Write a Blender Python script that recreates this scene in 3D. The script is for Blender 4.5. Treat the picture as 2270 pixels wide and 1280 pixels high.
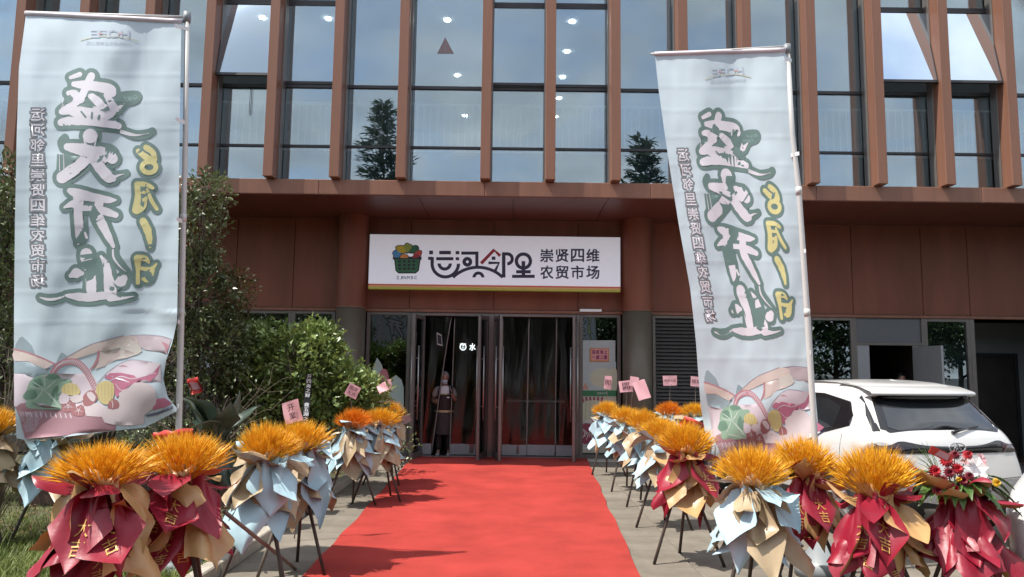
import bpy, bmesh, math, random
import numpy as np
from mathutils import Vector, Matrix, noise
from mathutils.geometry import delaunay_2d_cdt
R = math.radians
for o in list(bpy.data.objects): bpy.data.objects.remove(o)
S = bpy.context.scene
COL = S.collection
# ---------------------------------------------------------------- camera
F, CU, CV = 1650.0, 1135.0, 640.0          # focal length and centre in photograph pixels
PITCH, ROLL, CAMZ = math.atan(0.1085), 0.0126, 1.72
cr, sr, cp, sp = math.cos(ROLL), math.sin(ROLL), math.cos(PITCH), math.sin(PITCH)
FWD, UPV, RGT = Vector((0, cp, sp)), Vector((0, -sp, cp)), Vector((1, 0, 0))
camd = bpy.data.cameras.new('camera'); cam = bpy.data.objects.new('camera', camd); COL.objects.link(cam)
camd.sensor_width = 36.0; camd.lens = F / 2270.0 * 36.0; camd.clip_end = 2000; camd.clip_start = 0.05
cR = RGT * cr + UPV * sr; cU = RGT * -sr + UPV * cr
m3 = Matrix((cR, cU, -FWD)).transposed()
cam.matrix_world = Matrix.Translation((0, 0, CAMZ)) @ m3.to_4x4()
S.camera = cam
def px(u, v, Y):
    """world point on the sight line of photograph pixel (u,v) at world depth Y"""
    x, y = (u - CU) / F, -(v - CV) / F
    x, y = x * cr - y * sr, x * sr + y * cr
    d = RGT * x + UPV * y + FWD
    return Vector((0, 0, CAMZ)) + d * (Y / d.y)
def gnd(u, v, z=0.0):
    x, y = (u - CU) / F, -(v - CV) / F
    x, y = x * cr - y * sr, x * sr + y * cr
    d = RGT * x + UPV * y + FWD
    return Vector((0, 0, CAMZ)) + d * ((z - CAMZ) / d.z)
# ---------------------------------------------------------------- world, sun, exposure
SUN = Vector((-0.52, -0.17, 1.0)).normalized()
W = bpy.data.worlds.new('World'); S.world = W; W.use_nodes = True
nt = W.node_tree; nt.nodes.clear()
def wn(t): return nt.nodes.new(t)
sky = wn('ShaderNodeTexSky'); sky.sky_type = 'NISHITA'; sky.sun_disc = False
sky.sun_elevation = math.asin(SUN.z); sky.sun_rotation = math.atan2(SUN.x, SUN.y)
sky.air_density = 1.0; sky.dust_density = 1.5; sky.ozone_density = 1.0
tc = wn('ShaderNodeTexCoord'); sep = wn('ShaderNodeSeparateXYZ'); nt.links.new(tc.outputs['Generated'], sep.inputs[0])
za = wn('ShaderNodeMath'); za.operation = 'ADD'; za.inputs[1].default_value = 0.28; nt.links.new(sep.outputs[2], za.inputs[0])
zm = wn('ShaderNodeMath'); zm.operation = 'MAXIMUM'; zm.inputs[1].default_value = 0.1; nt.links.new(za.outputs[0], zm.inputs[0])
dv = []
for k in (0, 1):
    d_ = wn('ShaderNodeMath'); d_.operation = 'DIVIDE'; nt.links.new(sep.outputs[k], d_.inputs[0]); nt.links.new(zm.outputs[0], d_.inputs[1]); dv.append(d_)
cb = wn('ShaderNodeCombineXYZ'); nt.links.new(dv[0].outputs[0], cb.inputs[0]); nt.links.new(dv[1].outputs[0], cb.inputs[1])
n1 = wn('ShaderNodeTexNoise'); n1.inputs['Scale'].default_value = 2.2; n1.inputs['Detail'].default_value = 7; n1.inputs['Roughness'].default_value = 0.55
n1.inputs['Distortion'].default_value = 0.35
nt.links.new(cb.outputs[0], n1.inputs['Vector'])
rp = wn('ShaderNodeValToRGB'); rp.color_ramp.elements[0].position = 0.28; rp.color_ramp.elements[1].position = 0.56
nt.links.new(n1.outputs[0], rp.inputs[0])
n2 = wn('ShaderNodeTexNoise'); n2.inputs['Scale'].default_value = 5.0; n2.inputs['Detail'].default_value = 5
nt.links.new(cb.outputs[0], n2.inputs['Vector'])
cc = wn('ShaderNodeValToRGB'); cc.color_ramp.elements[0].color = (2.9, 3.15, 3.5, 1); cc.color_ramp.elements[1].color = (4.6, 4.8, 5.1, 1)
cc.color_ramp.elements[0].position = 0.3; cc.color_ramp.elements[1].position = 0.75
nt.links.new(n2.outputs[0], cc.inputs[0])
mx = wn('ShaderNodeMix'); mx.data_type = 'RGBA'
nt.links.new(rp.outputs[0], mx.inputs[0]); nt.links.new(sky.outputs[0], mx.inputs[6]); nt.links.new(cc.outputs[0], mx.inputs[7])
bg = wn('ShaderNodeBackground'); bg.inputs[1].default_value = 0.15; nt.links.new(mx.outputs[2], bg.inputs[0])
wo = wn('ShaderNodeOutputWorld'); nt.links.new(bg.outputs[0], wo.inputs[0])
sd = bpy.data.lights.new('sun', 'SUN'); sd.energy = 3.35; sd.angle = R(0.53); sd.color = (1.0, 0.95, 0.87)
sun = bpy.data.objects.new('sun', sd); COL.objects.link(sun)
sun.rotation_euler = SUN.to_track_quat('Z', 'Y').to_euler(); sun.location = (-6, -4, 14)
vs = S.view_settings; vs.view_transform = 'Standard'; vs.look = 'None'; vs.exposure = 0.93; vs.gamma = 1.0; vs.use_curve_mapping = False
S.render.engine = 'CYCLES'; S.cycles.use_denoising = True; S.cycles.max_bounces = 8; S.cycles.transparent_max_bounces = 24
S.cycles.sample_clamp_indirect = 8.0; S.cycles.caustics_reflective = False; S.cycles.caustics_refractive = False
# ---------------------------------------------------------------- materials
def pm(name, col, rough=0.5, metal=0.0, var=0.12, scale=12.0, bump=0.0, bscale=60.0, spec=0.5, coat=0.0, col2=None, stretch=None, emit=0.0, back=None, trans=0.0, sheen=0.0):
    m = bpy.data.materials.new(name); m.use_nodes = True; t = m.node_tree; N = t.nodes; L = t.links
    b = N['Principled BSDF']; b.inputs['Roughness'].default_value = rough; b.inputs['Metallic'].default_value = metal
    b.inputs['Specular IOR Level'].default_value = spec; b.inputs['Coat Weight'].default_value = coat
    b.inputs['Coat Roughness'].default_value = 0.05
    if sheen: b.inputs['Sheen Weight'].default_value = sheen
    tcn = N.new('ShaderNodeTexCoord'); mp = N.new('ShaderNodeMapping'); L.new(tcn.outputs['Object'], mp.inputs[0])
    if stretch: mp.inputs['Scale'].default_value = stretch
    n = N.new('ShaderNodeTexNoise'); n.inputs['Scale'].default_value = scale; n.inputs['Detail'].default_value = 6; n.inputs['Roughness'].default_value = 0.6
    L.new(mp.outputs[0], n.inputs['Vector'])
    r = N.new('ShaderNodeValToRGB'); L.new(n.outputs[0], r.inputs[0])
    c2 = col2 or tuple(min(1, c * (1 + var)) for c in col); c1 = tuple(c * (1 - var) for c in col)
    r.color_ramp.elements[0].position = 0.3; r.color_ramp.elements[1].position = 0.7
    r.color_ramp.elements[0].color = (*c1, 1); r.color_ramp.elements[1].color = (*c2, 1)
    out = r.outputs[0]
    if back:
        g = N.new('ShaderNodeNewGeometry'); mxx = N.new('ShaderNodeMix'); mxx.data_type = 'RGBA'
        L.new(g.outputs['Backfacing'], mxx.inputs[0]); L.new(out, mxx.inputs[6]); mxx.inputs[7].default_value = (*back, 1); out = mxx.outputs[2]
    L.new(out, b.inputs['Base Color'])
    if bump:
        n3 = N.new('ShaderNodeTexNoise'); n3.inputs['Scale'].default_value = bscale; n3.inputs['Detail'].default_value = 4; L.new(mp.outputs[0], n3.inputs['Vector'])
        bp = N.new('ShaderNodeBump'); bp.inputs['Strength'].default_value = bump; bp.inputs['Distance'].default_value = 0.01
        L.new(n3.outputs[0], bp.inputs['Height']); L.new(bp.outputs[0], b.inputs['Normal'])
    if emit:
        L.new(out, b.inputs['Emission Color']); b.inputs['Emission Strength'].default_value = emit
    if trans:
        tr = N.new('ShaderNodeBsdfTranslucent'); L.new(out, tr.inputs[0]); ms = N.new('ShaderNodeMixShader'); ms.inputs[0].default_value = trans
        L.new(b.outputs[0], ms.inputs[1]); L.new(tr.outputs[0], ms.inputs[2]); L.new(ms.outputs[0], N['Material Output'].inputs[0])
    return m
def glassm(name, tint, refl, rcol=(0.9, 0.95, 1.0), rough=0.0, wav=0.0):
    """coated window glass: part tinted see-through, part mirror (more at grazing angles)"""
    m = bpy.data.materials.new(name); m.use_nodes = True; t = m.node_tree; N = t.nodes; L = t.links
    N.remove(N['Principled BSDF'])
    tr = N.new('ShaderNodeBsdfTransparent'); tr.inputs[0].default_value = (*tint, 1)
    gl = N.new('ShaderNodeBsdfGlossy'); gl.inputs[0].default_value = (*rcol, 1); gl.inputs['Roughness'].default_value = rough
    fr = N.new('ShaderNodeFresnel'); fr.inputs[0].default_value = 1.5
    ad = N.new('ShaderNodeMath'); ad.operation = 'ADD'; ad.inputs[1].default_value = refl; ad.use_clamp = True; L.new(fr.outputs[0], ad.inputs[0])
    if wav:
        nn = N.new('ShaderNodeTexNoise'); nn.inputs['Scale'].default_value = 1.2; nn.inputs['Detail'].default_value = 1
        tcn = N.new('ShaderNodeTexCoord'); L.new(tcn.outputs['Object'], nn.inputs['Vector'])
        bp = N.new('ShaderNodeBump'); bp.inputs['Strength'].default_value = wav; bp.inputs['Distance'].default_value = 0.05; L.new(nn.outputs[0], bp.inputs['Height']); L.new(bp.outputs[0], gl.inputs['Normal'])
    ms = N.new('ShaderNodeMixShader'); L.new(ad.outputs[0], ms.inputs[0]); L.new(tr.outputs[0], ms.inputs[1]); L.new(gl.outputs[0], ms.inputs[2])
    L.new(ms.outputs[0], N['Material Output'].inputs[0])
    return m
M = {}
BR = (0.228, 0.108, 0.069)
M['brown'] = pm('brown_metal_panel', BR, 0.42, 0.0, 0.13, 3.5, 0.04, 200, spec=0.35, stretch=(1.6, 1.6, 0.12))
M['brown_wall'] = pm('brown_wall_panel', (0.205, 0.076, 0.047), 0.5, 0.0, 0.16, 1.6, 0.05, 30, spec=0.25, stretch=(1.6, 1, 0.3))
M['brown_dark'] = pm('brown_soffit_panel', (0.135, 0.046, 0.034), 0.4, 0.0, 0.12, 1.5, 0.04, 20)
M['olive'] = pm('olive_grey_metal', (0.135, 0.115, 0.085), 0.45, 0.1, 0.1, 4.0, 0.03, 80)
M['frame'] = pm('bronze_grey_frame', (0.17, 0.15, 0.135), 0.4, 0.3, 0.08, 6.0)
M['dframe'] = pm('dark_frame', (0.035, 0.035, 0.037), 0.4, 0.2, 0.1, 6.0)
M['doorframe'] = pm('door_frame_metal', (0.21, 0.185, 0.175), 0.38, 0.5, 0.08, 8.0)
M['glass'] = glassm('facade_glass', (0.80, 0.87, 0.87), 0.21, (0.78, 0.88, 0.94), 0.0, 0.05)
M['spandrel'] = pm('spandrel_back', (0.05, 0.075, 0.10), 0.5)
M['glass_low'] = glassm('ground_floor_glass', (0.42, 0.50, 0.50), 0.16, (0.85, 0.95, 1.0), 0.0, 0.01)
M['glass_door'] = glassm('door_glass', (0.72, 0.74, 0.74), 0.03)
M['pvc'] = glassm('clear_plastic_strip', (0.62, 0.60, 0.58), 0.01, (1, 1, 1), 0.13)
M['intwall'] = pm('interior_wall', (0.66, 0.69, 0.70), 0.7, var=0.05)
M['intceil'] = pm('interior_ceiling', (0.62, 0.66, 0.68), 0.8, var=0.03)
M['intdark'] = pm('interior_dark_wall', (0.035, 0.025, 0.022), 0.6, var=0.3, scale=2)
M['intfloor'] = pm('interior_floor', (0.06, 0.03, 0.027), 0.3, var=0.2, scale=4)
M['lamp'] = pm('downlight_glow', (1, 1, 0.96), 0.5, var=0.0, emit=14.0)
M['whitepaint'] = pm('white_paint', (0.84, 0.84, 0.84), 0.45, var=0.03)
M['steel'] = pm('brushed_steel', (0.45, 0.44, 0.43), 0.35, 0.8, 0.1, 20)
M['greymetal'] = pm('grey_metal_door', (0.115, 0.12, 0.128), 0.45, 0.2, 0.06, 3)
M['doorleaf'] = pm('pale_grey_door_leaf', (0.29, 0.30, 0.31), 0.45, 0.1, 0.06, 3)
M['black'] = pm('black_plastic', (0.015, 0.015, 0.016), 0.4, var=0.1)
M['darkcloth'] = pm('dark_brown_cloth', (0.028, 0.017, 0.016), 0.85, var=0.2, scale=30, bump=0.3, bscale=120)
# ---------------------------------------------------------------- mesh helpers
class MB:
    def __init__(s): s.v = []; s.f = []
    def add(s, vs, fs):
        b = len(s.v); s.v += [tuple(p) for p in vs]; s.f += [tuple(i + b for i in f) for f in fs]; return s
    def box(s, x0, x1, y0, y1, z0, z1):
        v = [(x0, y0, z0), (x1, y0, z0), (x1, y1, z0), (x0, y1, z0), (x0, y0, z1), (x1, y0, z1), (x1, y1, z1), (x0, y1, z1)]
        return s.add(v, [(0, 3, 2, 1), (4, 5, 6, 7), (0, 1, 5, 4), (1, 2, 6, 5), (2, 3, 7, 6), (3, 0, 4, 7)])
    def bbox(s, x0, x1, y0, y1, z0, z1, b=0.006):
        """box with chamfered edges"""
        b = min(b, abs(x1 - x0) * .45, abs(y1 - y0) * .45, abs(z1 - z0) * .45)
        bm = bmesh.new(); bmesh.ops.create_cube(bm, size=1.0)
        for q in bm.verts: q.co = Vector(((x0 + x1) / 2 + q.co.x * (x1 - x0), (y0 + y1) / 2 + q.co.y * (y1 - y0), (z0 + z1) / 2 + q.co.z * (z1 - z0)))
        bmesh.ops.bevel(bm, geom=list(bm.edges), offset=b, segments=1, affect='EDGES')
        bm.verts.index_update(); s.add([q.co for q in bm.verts], [[q.index for q in f.verts] for f in bm.faces]); bm.free(); return s
    def obox(s, c, ax, hx, hy, hz):
        """oriented box: centre, 3 axes, half sizes"""
        A, B, C_ = ax; v = []
        for k in (-1, 1):
            for (i, j) in ((-1, -1), (1, -1), (1, 1), (-1, 1)): v.append(c + A * (i * hx) + B * (j * hy) + C_ * (k * hz))
        return s.add(v, [(0, 3, 2, 1), (4, 5, 6, 7), (0, 1, 5, 4), (1, 2, 6, 5), (2, 3, 7, 6), (3, 0, 4, 7)])
    def tube(s, pts, rad, n=8, cap=True):
        pts = [Vector(p) for p in pts]; rr = rad if isinstance(rad, (list, tuple)) else [rad] * len(pts)
        base = len(s.v); up = None
        for i, p in enumerate(pts):
            d = (pts[min(i + 1, len(pts) - 1)] - pts[max(i - 1, 0)]).normalized()
            if up is None:
                up = Vector((0, 0, 1)) if abs(d.z) < 0.9 else Vector((1, 0, 0))
            a = d.cross(up).normalized(); b = d.cross(a).normalized(); up = a.cross(d).normalized()
            for k in range(n):
                t = 2 * math.pi * k / n; q = p + (a * math.cos(t) + b * math.sin(t)) * rr[i]; s.v.append(tuple(q))
        for i in range(len(pts) - 1):
            for k in range(n):
                k2 = (k + 1) % n; o = base + i * n; s.f.append((o + k, o + k2, o + n + k2, o + n + k))
        if cap:
            s.f.append(tuple(base + k for k in range(n))[::-1]); s.f.append(tuple(base + (len(pts) - 1) * n + k for k in range(n)))
        return s
    def grid(s, P, nu, nv, wrap=False):
        """P[j][i] rows of points"""
        base = len(s.v)
        for row in P: s.v += [tuple(p) for p in row]
        w = len(P[0])
        for j in range(len(P) - 1):
            for i in range(w if wrap else w - 1):
                i2 = (i + 1) % w; s.f.append((base + j * w + i, base + j * w + i2, base + (j + 1) * w + i2, base + (j + 1) * w + i))
        return s
    def mesh(s, name, mat, smooth=False):
        me = bpy.data.meshes.new(name); me.from_pydata(s.v, [], s.f)
        for mm in (mat if isinstance(mat, (list, tuple)) else [mat]): me.materials.append(mm)
        if smooth: me.polygons.foreach_set('use_smooth', [True] * len(me.polygons))
        me.update(); return me
    def build(s, name, mat, parent=None, smooth=False, **kw):
        return link(name, s.mesh(name, mat, smooth), parent, **kw)
def world(o):
    return (world(o.parent) @ o.matrix_parent_inverse if o.parent else Matrix.Identity(4)) @ o.matrix_basis
def link(name, me, parent=None, label=None, cat=None, group=None, kind=None):
    o = bpy.data.objects.new(name, me); COL.objects.link(o)
    if parent is not None:
        o.parent = parent
        o.matrix_parent_inverse = world(parent).inverted()
    if label: o['label'] = label
    if cat: o['category'] = cat
    if group: o['group'] = group
    if kind: o['kind'] = kind
    return o
def empty(name, loc=(0, 0, 0), label=None, cat=None, group=None):
    o = link(name, None, None, label, cat, group); o.location = loc; o.empty_display_size = 0.2; return o
def recalc(me):
    bm = bmesh.new(); bm.from_mesh(me); bmesh.ops.recalc_face_normals(bm, faces=bm.faces); bm.to_mesh(me); bm.free()
def catmull(P, closed=False, n=5):
    P = [tuple(p) for p in P]; out = []; L = len(P)
    for i in range(L if closed else L - 1):
        g = (lambda k: P[k % L]) if closed else (lambda k: P[max(0, min(L - 1, k))])
        a, b, c, d = g(i - 1), g(i), g(i + 1), g(i + 2)
        for k in range(n):
            t = k / n; out.append(tuple(0.5 * (2 * b[q] + (c[q] - a[q]) * t + (2 * a[q] - 5 * b[q] + 4 * c[q] - d[q]) * t * t + (3 * b[q] - a[q] - 3 * c[q] + d[q]) * t ** 3) for q in range(len(b))))
    if not closed: out.append(P[-1])
    return out
_glyph = {}
def glyph(txt, bold=0.0):
    """text outline from the built-in font as (points, faces, width, height), base-left at 0,0, em height about 1"""
    k = (txt, round(bold, 4))
    if k in _glyph: return _glyph[k]
    cu = bpy.data.curves.new('txt', 'FONT'); cu.body = txt; cu.size = 1.0; cu.offset = bold; cu.resolution_u = 3; cu.fill_mode = 'FRONT'
    o = bpy.data.objects.new('txt', cu); COL.objects.link(o)
    dg = bpy.context.evaluated_depsgraph_get(); me = o.evaluated_get(dg).to_mesh()
    v = [(p.co.x, p.co.y) for p in me.vertices]; f = [tuple(p.vertices) for p in me.polygons]
    o.evaluated_get(dg).to_mesh_clear(); bpy.data.objects.remove(o); bpy.data.curves.remove(cu)
    x0 = min(p[0] for p in v); x1 = max(p[0] for p in v); y0 = min(p[1] for p in v); y1 = max(p[1] for p in v)
    r = ([(p[0] - x0, p[1] - y0) for p in v], f, x1 - x0, y1 - y0); _glyph[k] = r; return r
class Art:
    """flat print drawn in 2D and mapped by fn(x, y, layer) on to a surface; one mesh per named colour"""
    def __init__(s, fn, flip=False): s.fn = fn; s.m = {}; s.n = 0; s.flip = flip; s.step = 1e9
    def mb(s, key): return s.m.setdefault(key, MB())
    def put(s, key, pts, faces, layer):
        s.n += 1; e = layer + (s.n % 60) * 0.012
        if s.flip: faces = [tuple(reversed(f)) for f in faces]
        s.mb(key).add([s.fn(p[0], p[1], e) for p in pts], faces)
    def poly(s, key, pts, layer=1, smooth=0, step=None):
        if smooth: pts = catmull(pts, True, smooth)
        x = [p[0] for p in pts]; y = [p[1] for p in pts]
        step = step or min(s.step, max(max(x) - min(x), max(y) - min(y)) / 6.0)
        V = [Vector(p[:2]) for p in pts]; n = len(V)
        gx = min(x) + step / 2
        def inside(a, b):
            c = False; j = n - 1
            for i in range(n):
                if (y[i] > b) != (y[j] > b) and a < (x[j] - x[i]) * (b - y[i]) / (y[j] - y[i]) + x[i]: c = not c
                j = i
            return c
        while gx < max(x):
            gy = min(y) + step / 2
            while gy < max(y):
                if inside(gx, gy): V.append(Vector((gx, gy)))
                gy += step
            gx += step
        r = delaunay_2d_cdt(V, [], [list(range(n))], 1, 1e-5)
        fs = []
        for f in r[2]:
            a, b, c = (r[0][i] for i in f[:3])
            ar = (b - a).cross(c - a)
            if inside((a.x + b.x + c.x) / 3, (a.y + b.y + c.y) / 3): fs.append(tuple(f) if ar > 0 else tuple(reversed(f)))
        s.put(key if key in ('outline', 'letter') or len(pts) == 4 else key + '#%d' % s.n, r[0], fs, layer)
    def rect(s, key, x0, y0, x1, y1, layer=1): s.poly(key, [(x0, y0), (x1, y0), (x1, y1), (x0, y1)], layer)
    def stroke(s, key, pts, layer=1, grow=0.0, n=5, closed=False, w=None, cap=True, rough=0.0):
        """brush stroke through (x, y, half width)"""
        P = [(p[0], p[1], (p[2] if len(p) > 2 else w)) for p in pts]
        C = catmull(P, closed, n) if n > 1 else P
        if closed: C = C + [C[0]]
        V = []; fcs = []
        for i, (x, y, h) in enumerate(C):
            a = C[max(0, i - 1)]; b = C[min(len(C) - 1, i + 1)]
            if closed and i in (0, len(C) - 1): a, b = C[-2], C[1]
            dx, dy = b[0] - a[0], b[1] - a[1]; l = math.hypot(dx, dy) or 1; h = max(0.1, h + grow)
            if rough: h *= 1 + rough * noise.noise((x * .09, y * .09, 3.1))
            V += [(x - dy / l * h, y + dx / l * h), (x + dy / l * h, y - dx / l * h)]
        for i in range(len(C) - 1): fcs.append((2 * i, 2 * i + 1, 2 * i + 3, 2 * i + 2))
        s.put(key, V, fcs, layer)
        if cap and not closed:
            for (x, y, h) in (C[0], C[-1]): s.disc(key, x, y, max(0.1, h + grow), layer, rough=rough)
    def disc(s, key, x, y, r, layer=1, ry=None, n=14, rough=0.0):
        ry = ry or r
        V = [(x, y)] + [(x + r * (1 + rough * .6 * noise.noise((x + k * 1.7, y, 1))) * math.cos(2 * math.pi * k / n), y + ry * math.sin(2 * math.pi * k / n)) for k in range(n)]
        s.put(key, V, [(0, 1 + k, 1 + (k + 1) % n) for k in range(n)], layer)
    def ring(s, key, x, y, r0, r1, layer=1, a0=0, a1=360, n=28, ky=1.0):
        V = []; full = abs(a1 - a0) >= 360
        for k in range(n + 1):
            t = R(a0 + (a1 - a0) * k / n); V += [(x + r0 * math.cos(t), y + ky * r0 * math.sin(t)), (x + r1 * math.cos(t), y + ky * r1 * math.sin(t))]
        s.put(key, V, [(2 * k, 2 * k + 1, 2 * k + 3, 2 * k + 2) for k in range(n)], layer)
    def text(s, key, txt, x0, y0, x1, y1, layer=1, bold=0.0, mirror=False, ydown=True):
        """text stretched to fill the box (image coordinates, y down)"""
        V, Fc, w, h = glyph(txt, 0.0)
        P = []
        for (a, b) in V:
            a /= w; b /= h
            if mirror: a = 1 - a
            P.append((x0 + a * (x1 - x0), y1 + b * (y0 - y1)))
        if not mirror: Fc = [tuple(reversed(f)) for f in Fc]
        bx_ = bold * (x1 - x0) / max(w, .3); by_ = bold * abs(y1 - y0) / max(h, .3)
        for (i, j) in (((0, 0),) if bold < .004 else ((-1, -1), (1, -1), (1, 1), (-1, 1), (1, 0), (-1, 0), (0, 1), (0, -1))):
            s.put(key, [(a + i * bx_, b + j * by_) for (a, b) in P], Fc, layer)
    def build(s, parent, mats, names=None, prefix=''):
        for k, mb in s.m.items():
            k0 = k.split('#')[0]; mb.build((names or {}).get(k0, k0), mats[k0], parent, s.step < 1e8, kind='stuff' if '#' not in k and k0 in ('lilac', 'cornline', 'mauve', 'blush', 'cabbagelight') else None)
# ================================================================ setting: ground, paving, kerb, lawn
M['asphalt'] = pm('asphalt', (0.060, 0.058, 0.056), 0.9, var=0.25, scale=6, bump=0.5, bscale=180)
M['paver'] = pm('concrete_paver', (0.205, 0.178, 0.143), 0.85, var=0.22, scale=2.3, bump=0.35, bscale=90)
M['paver2'] = pm('concrete_paver_worn', (0.178, 0.154, 0.122), 0.85, var=0.25, scale=3.1, bump=0.35, bscale=90)
M['palestone'] = pm('pale_granite', (0.50, 0.465, 0.41), 0.7, var=0.16, scale=30, bump=0.15, bscale=120)
M['kerbstone'] = pm('kerb_stone', (0.40, 0.36, 0.30), 0.8, var=0.2, scale=14, bump=0.3, bscale=70)
M['joint'] = pm('sand_joint', (0.12, 0.105, 0.088), 0.95, var=0.2, scale=20)
M['soil'] = pm('soil', (0.085, 0.062, 0.042), 0.95, var=0.4, scale=5, bump=0.8, bscale=40, col2=(0.10, 0.11, 0.045))
M['grass'] = pm('grass_blades', (0.105, 0.175, 0.030), 0.6, var=0.45, scale=3.5, col2=(0.26, 0.30, 0.075), trans=0.3)
M['carpet'] = pm('red_carpet_felt', (0.385, 0.046, 0.037), 0.95, var=0.20, scale=1.4, bump=0.6, bscale=420, sheen=0.04, spec=0.05)
g = MB(); g.add([(-300, -300, -0.03), (300, -300, -0.03), (300, 300, -0.03), (-300, 300, -0.03)], [(0, 1, 2, 3)])
g.build('ground', M['asphalt'], kind='structure')
KX = -2.38; YW = 14.82
pv = MB(); pv.box(KX, 9.0, 1.0, 14.4, -0.026, -0.008); pave = pv.build('pavement', M['joint'], kind='structure')
CARP = [(-1.62, 1.2), (1.02, 1.2), (1.10, 6.4), (1.43, 13.5), (1.50, 14.74), (-2.05, 14.74), (-1.85, 13.9), (-1.68, 6.36)]
def carx(y):
    L_ = np.interp(y, [1.2, 6.36, 13.9, 14.74], [-1.62, -1.68, -1.85, -1.98]); R_ = np.interp(y, [1.2, 6.4, 13.5, 14.74], [1.02, 1.10, 1.43, 1.50]); return float(L_), float(R_)
rnd = random.Random(5)
slab = {}
def paver(x0, x1, y0, y1):
    w, h = round(x1 - x0, 2), round(y1 - y0, 2)
    if (w, h) not in slab:
        m_ = MB(); m_.bbox(-w / 2 + .004, w / 2 - .004, -h / 2 + .004, h / 2 - .004, -0.03, 0.0, 0.006)
        slab[(w, h)] = [m_.mesh('paving_slab', M['paver']), m_.mesh('paving_slab', M['paver2'])]
    o = link('paving_slab', rnd.choice(slab[(w, h)]), pave); o.location = ((x0 + x1) / 2, (y0 + y1) / 2, rnd.uniform(-.0035, .0)); o.rotation_euler = (rnd.uniform(-.002, .002), rnd.uniform(-.002, .002), 0)
yy = 4.4
while yy < 14.3:
    xx = KX + 0.02
    while xx < 6.4:
        a, b = carx(yy + .3)
        if not (xx > a + .05 and xx + .8 < b - .05): paver(xx, xx + .8, yy, yy + .6)
        xx += .8
    yy += .6
st = MB(); st.bbox(-3.0, 4.4, 14.38, 14.95, -0.03, 0.006, 0.005); st.build('threshold_paving', M['palestone'], kind='structure')
# red carpet: thick felt with ripples and a lifted edge near the door
rows = []
NY = 150; NX = 40
for j in range(NY + 1):
    y = 1.2 + (14.74 - 1.2) * j / NY; a, b = carx(y); r_ = []
    for i in range(NX + 1):
        s = i / NX; x = a + (b - a) * s + (0.03 * noise.noise((y * 1.1, 5 + 10 * (i > NX / 2), 0)) if i in (0, NX) else 0)
        z = 0.022 + 0.009 * noise.noise((x * .7, y * 2.2, 0)) + 0.006 * noise.noise((x * 2.0, y * 5, 7))
        for (y0, x0, hw, A, sl) in ((13.66, -1.25, .50, .085, .16), (12.2, .7, 1.0, .014, -.05), (11.7, -.2, 1.2, .010, .04), (6.6, -1.0, .7, .012, .12), (10.5, .9, .6, .014, .0), (9.4, -.6, .9, .012, .06), (12.9, .3, 1.3, .016, -.03), (13.2, 1.0, .5, .02, .08), (8.1, .4, .8, .010, -.08), (5.6, .2, 1.1, .012, .05)):
            q = (y - y0 - sl * (x - x0)) / 0.06; e = max(0, 1 - ((x - x0) / hw) ** 2)
            z += A * e * math.exp(-q * q)
        r_.append((x, y, z))
    rows.append(r_)
cm = MB(); cm.grid(rows, 0, 0)
edge = [(p[0], p[1], 0.001) for p in rows[0]]
for line in ([r_[0] for r_ in rows], [r_[-1] for r_ in rows][::-1], rows[0][::-1], rows[-1]):
    cm.grid([[(p[0], p[1], 0.003) for p in line], line], 0, 0)
cm.build('red_carpet', M['carpet'], None, True, label='long red felt carpet leading up to the glass entrance doors', cat='carpet')
# lawn bed left of the kerb
bed = []
for j in range(41):
    y = 1.0 + 13.2 * j / 40; bed.append([(KX - .13 - i * .45, y, 0.05 + 0.05 * noise.noise((i * .4, y * .6, 2)) + 0.02 * noise.noise((i * 1.7, y * 3, 9)) - (0.03 if i == 0 else 0)) for i in range(26)])
lw = MB(); lw.grid(bed, 0, 0); lw.build('lawn_soil', M['soil'], None, True, kind='structure')
kroot = MB(); kroot.box(KX - .115, KX - .01, 1.0, 14.4, -0.03, 0.06); kerb = kroot.build('kerb', M['joint'], kind='structure')
ks = MB(); ks.bbox(-.065, .065, -.495, .495, -0.05, 0.10, 0.012); ksm = ks.mesh('kerb_stone', M['kerbstone'])
for k in range(10):
    o = link('kerb_stone', ksm, kerb); o.location = (KX - .06 + rnd.uniform(-.006, .006), 4.9 + k * 1.0, rnd.uniform(-.006, .006)); o.rotation_euler = (0, 0, rnd.uniform(-.006, .006))
# grass
rng = np.random.default_rng(3)
gv = []; gf = []
def blades(n, x0, x1, y0, y1, h0, h1, dens=None):
    for _ in range(n):
        x = rnd.uniform(x0, x1); y = rnd.uniform(y0, y1)
        if dens and noise.noise((x * 1.1, y * 1.1, 4)) < dens - (x0 > -3) * 0: continue
        a = rnd.uniform(0, 6.28); h = rnd.uniform(h0, h1); l = rnd.uniform(.2, .9) * h; w = rnd.uniform(.003, .006)
        dx, dy = math.cos(a), math.sin(a); b = len(gv)
        z0 = 0.03
        gv.extend([(x - dy * w, y + dx * w, z0), (x + dy * w, y - dx * w, z0), (x + dx * l * .4 + dy * w * .8, y + dy * l * .4 - dx * w * .8, z0 + h * .65), (x + dx * l * .4 - dy * w * .8, y + dy * l * .4 + dx * w * .8, z0 + h * .65), (x + dx * l, y + dy * l, z0 + h)])
        gf.extend([(b, b + 1, b + 2, b + 3), (b + 3, b + 2, b + 4)])
blades(38000, -5.2, KX - .14, 4.0, 7.2, .05, .13)
blades(9000, -6.5, KX - .14, 7.2, 10.5, .04, .10, 0.0)
blades(500, -4.5, KX - .14, 4.4, 6.5, .16, .28)
gm = MB(); gm.v = gv; gm.f = gf
gm.build('lawn_grass', M['grass'], None, kind='stuff', label='short green lawn grass left of the kerb under the flower stands', cat='grass')
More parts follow.
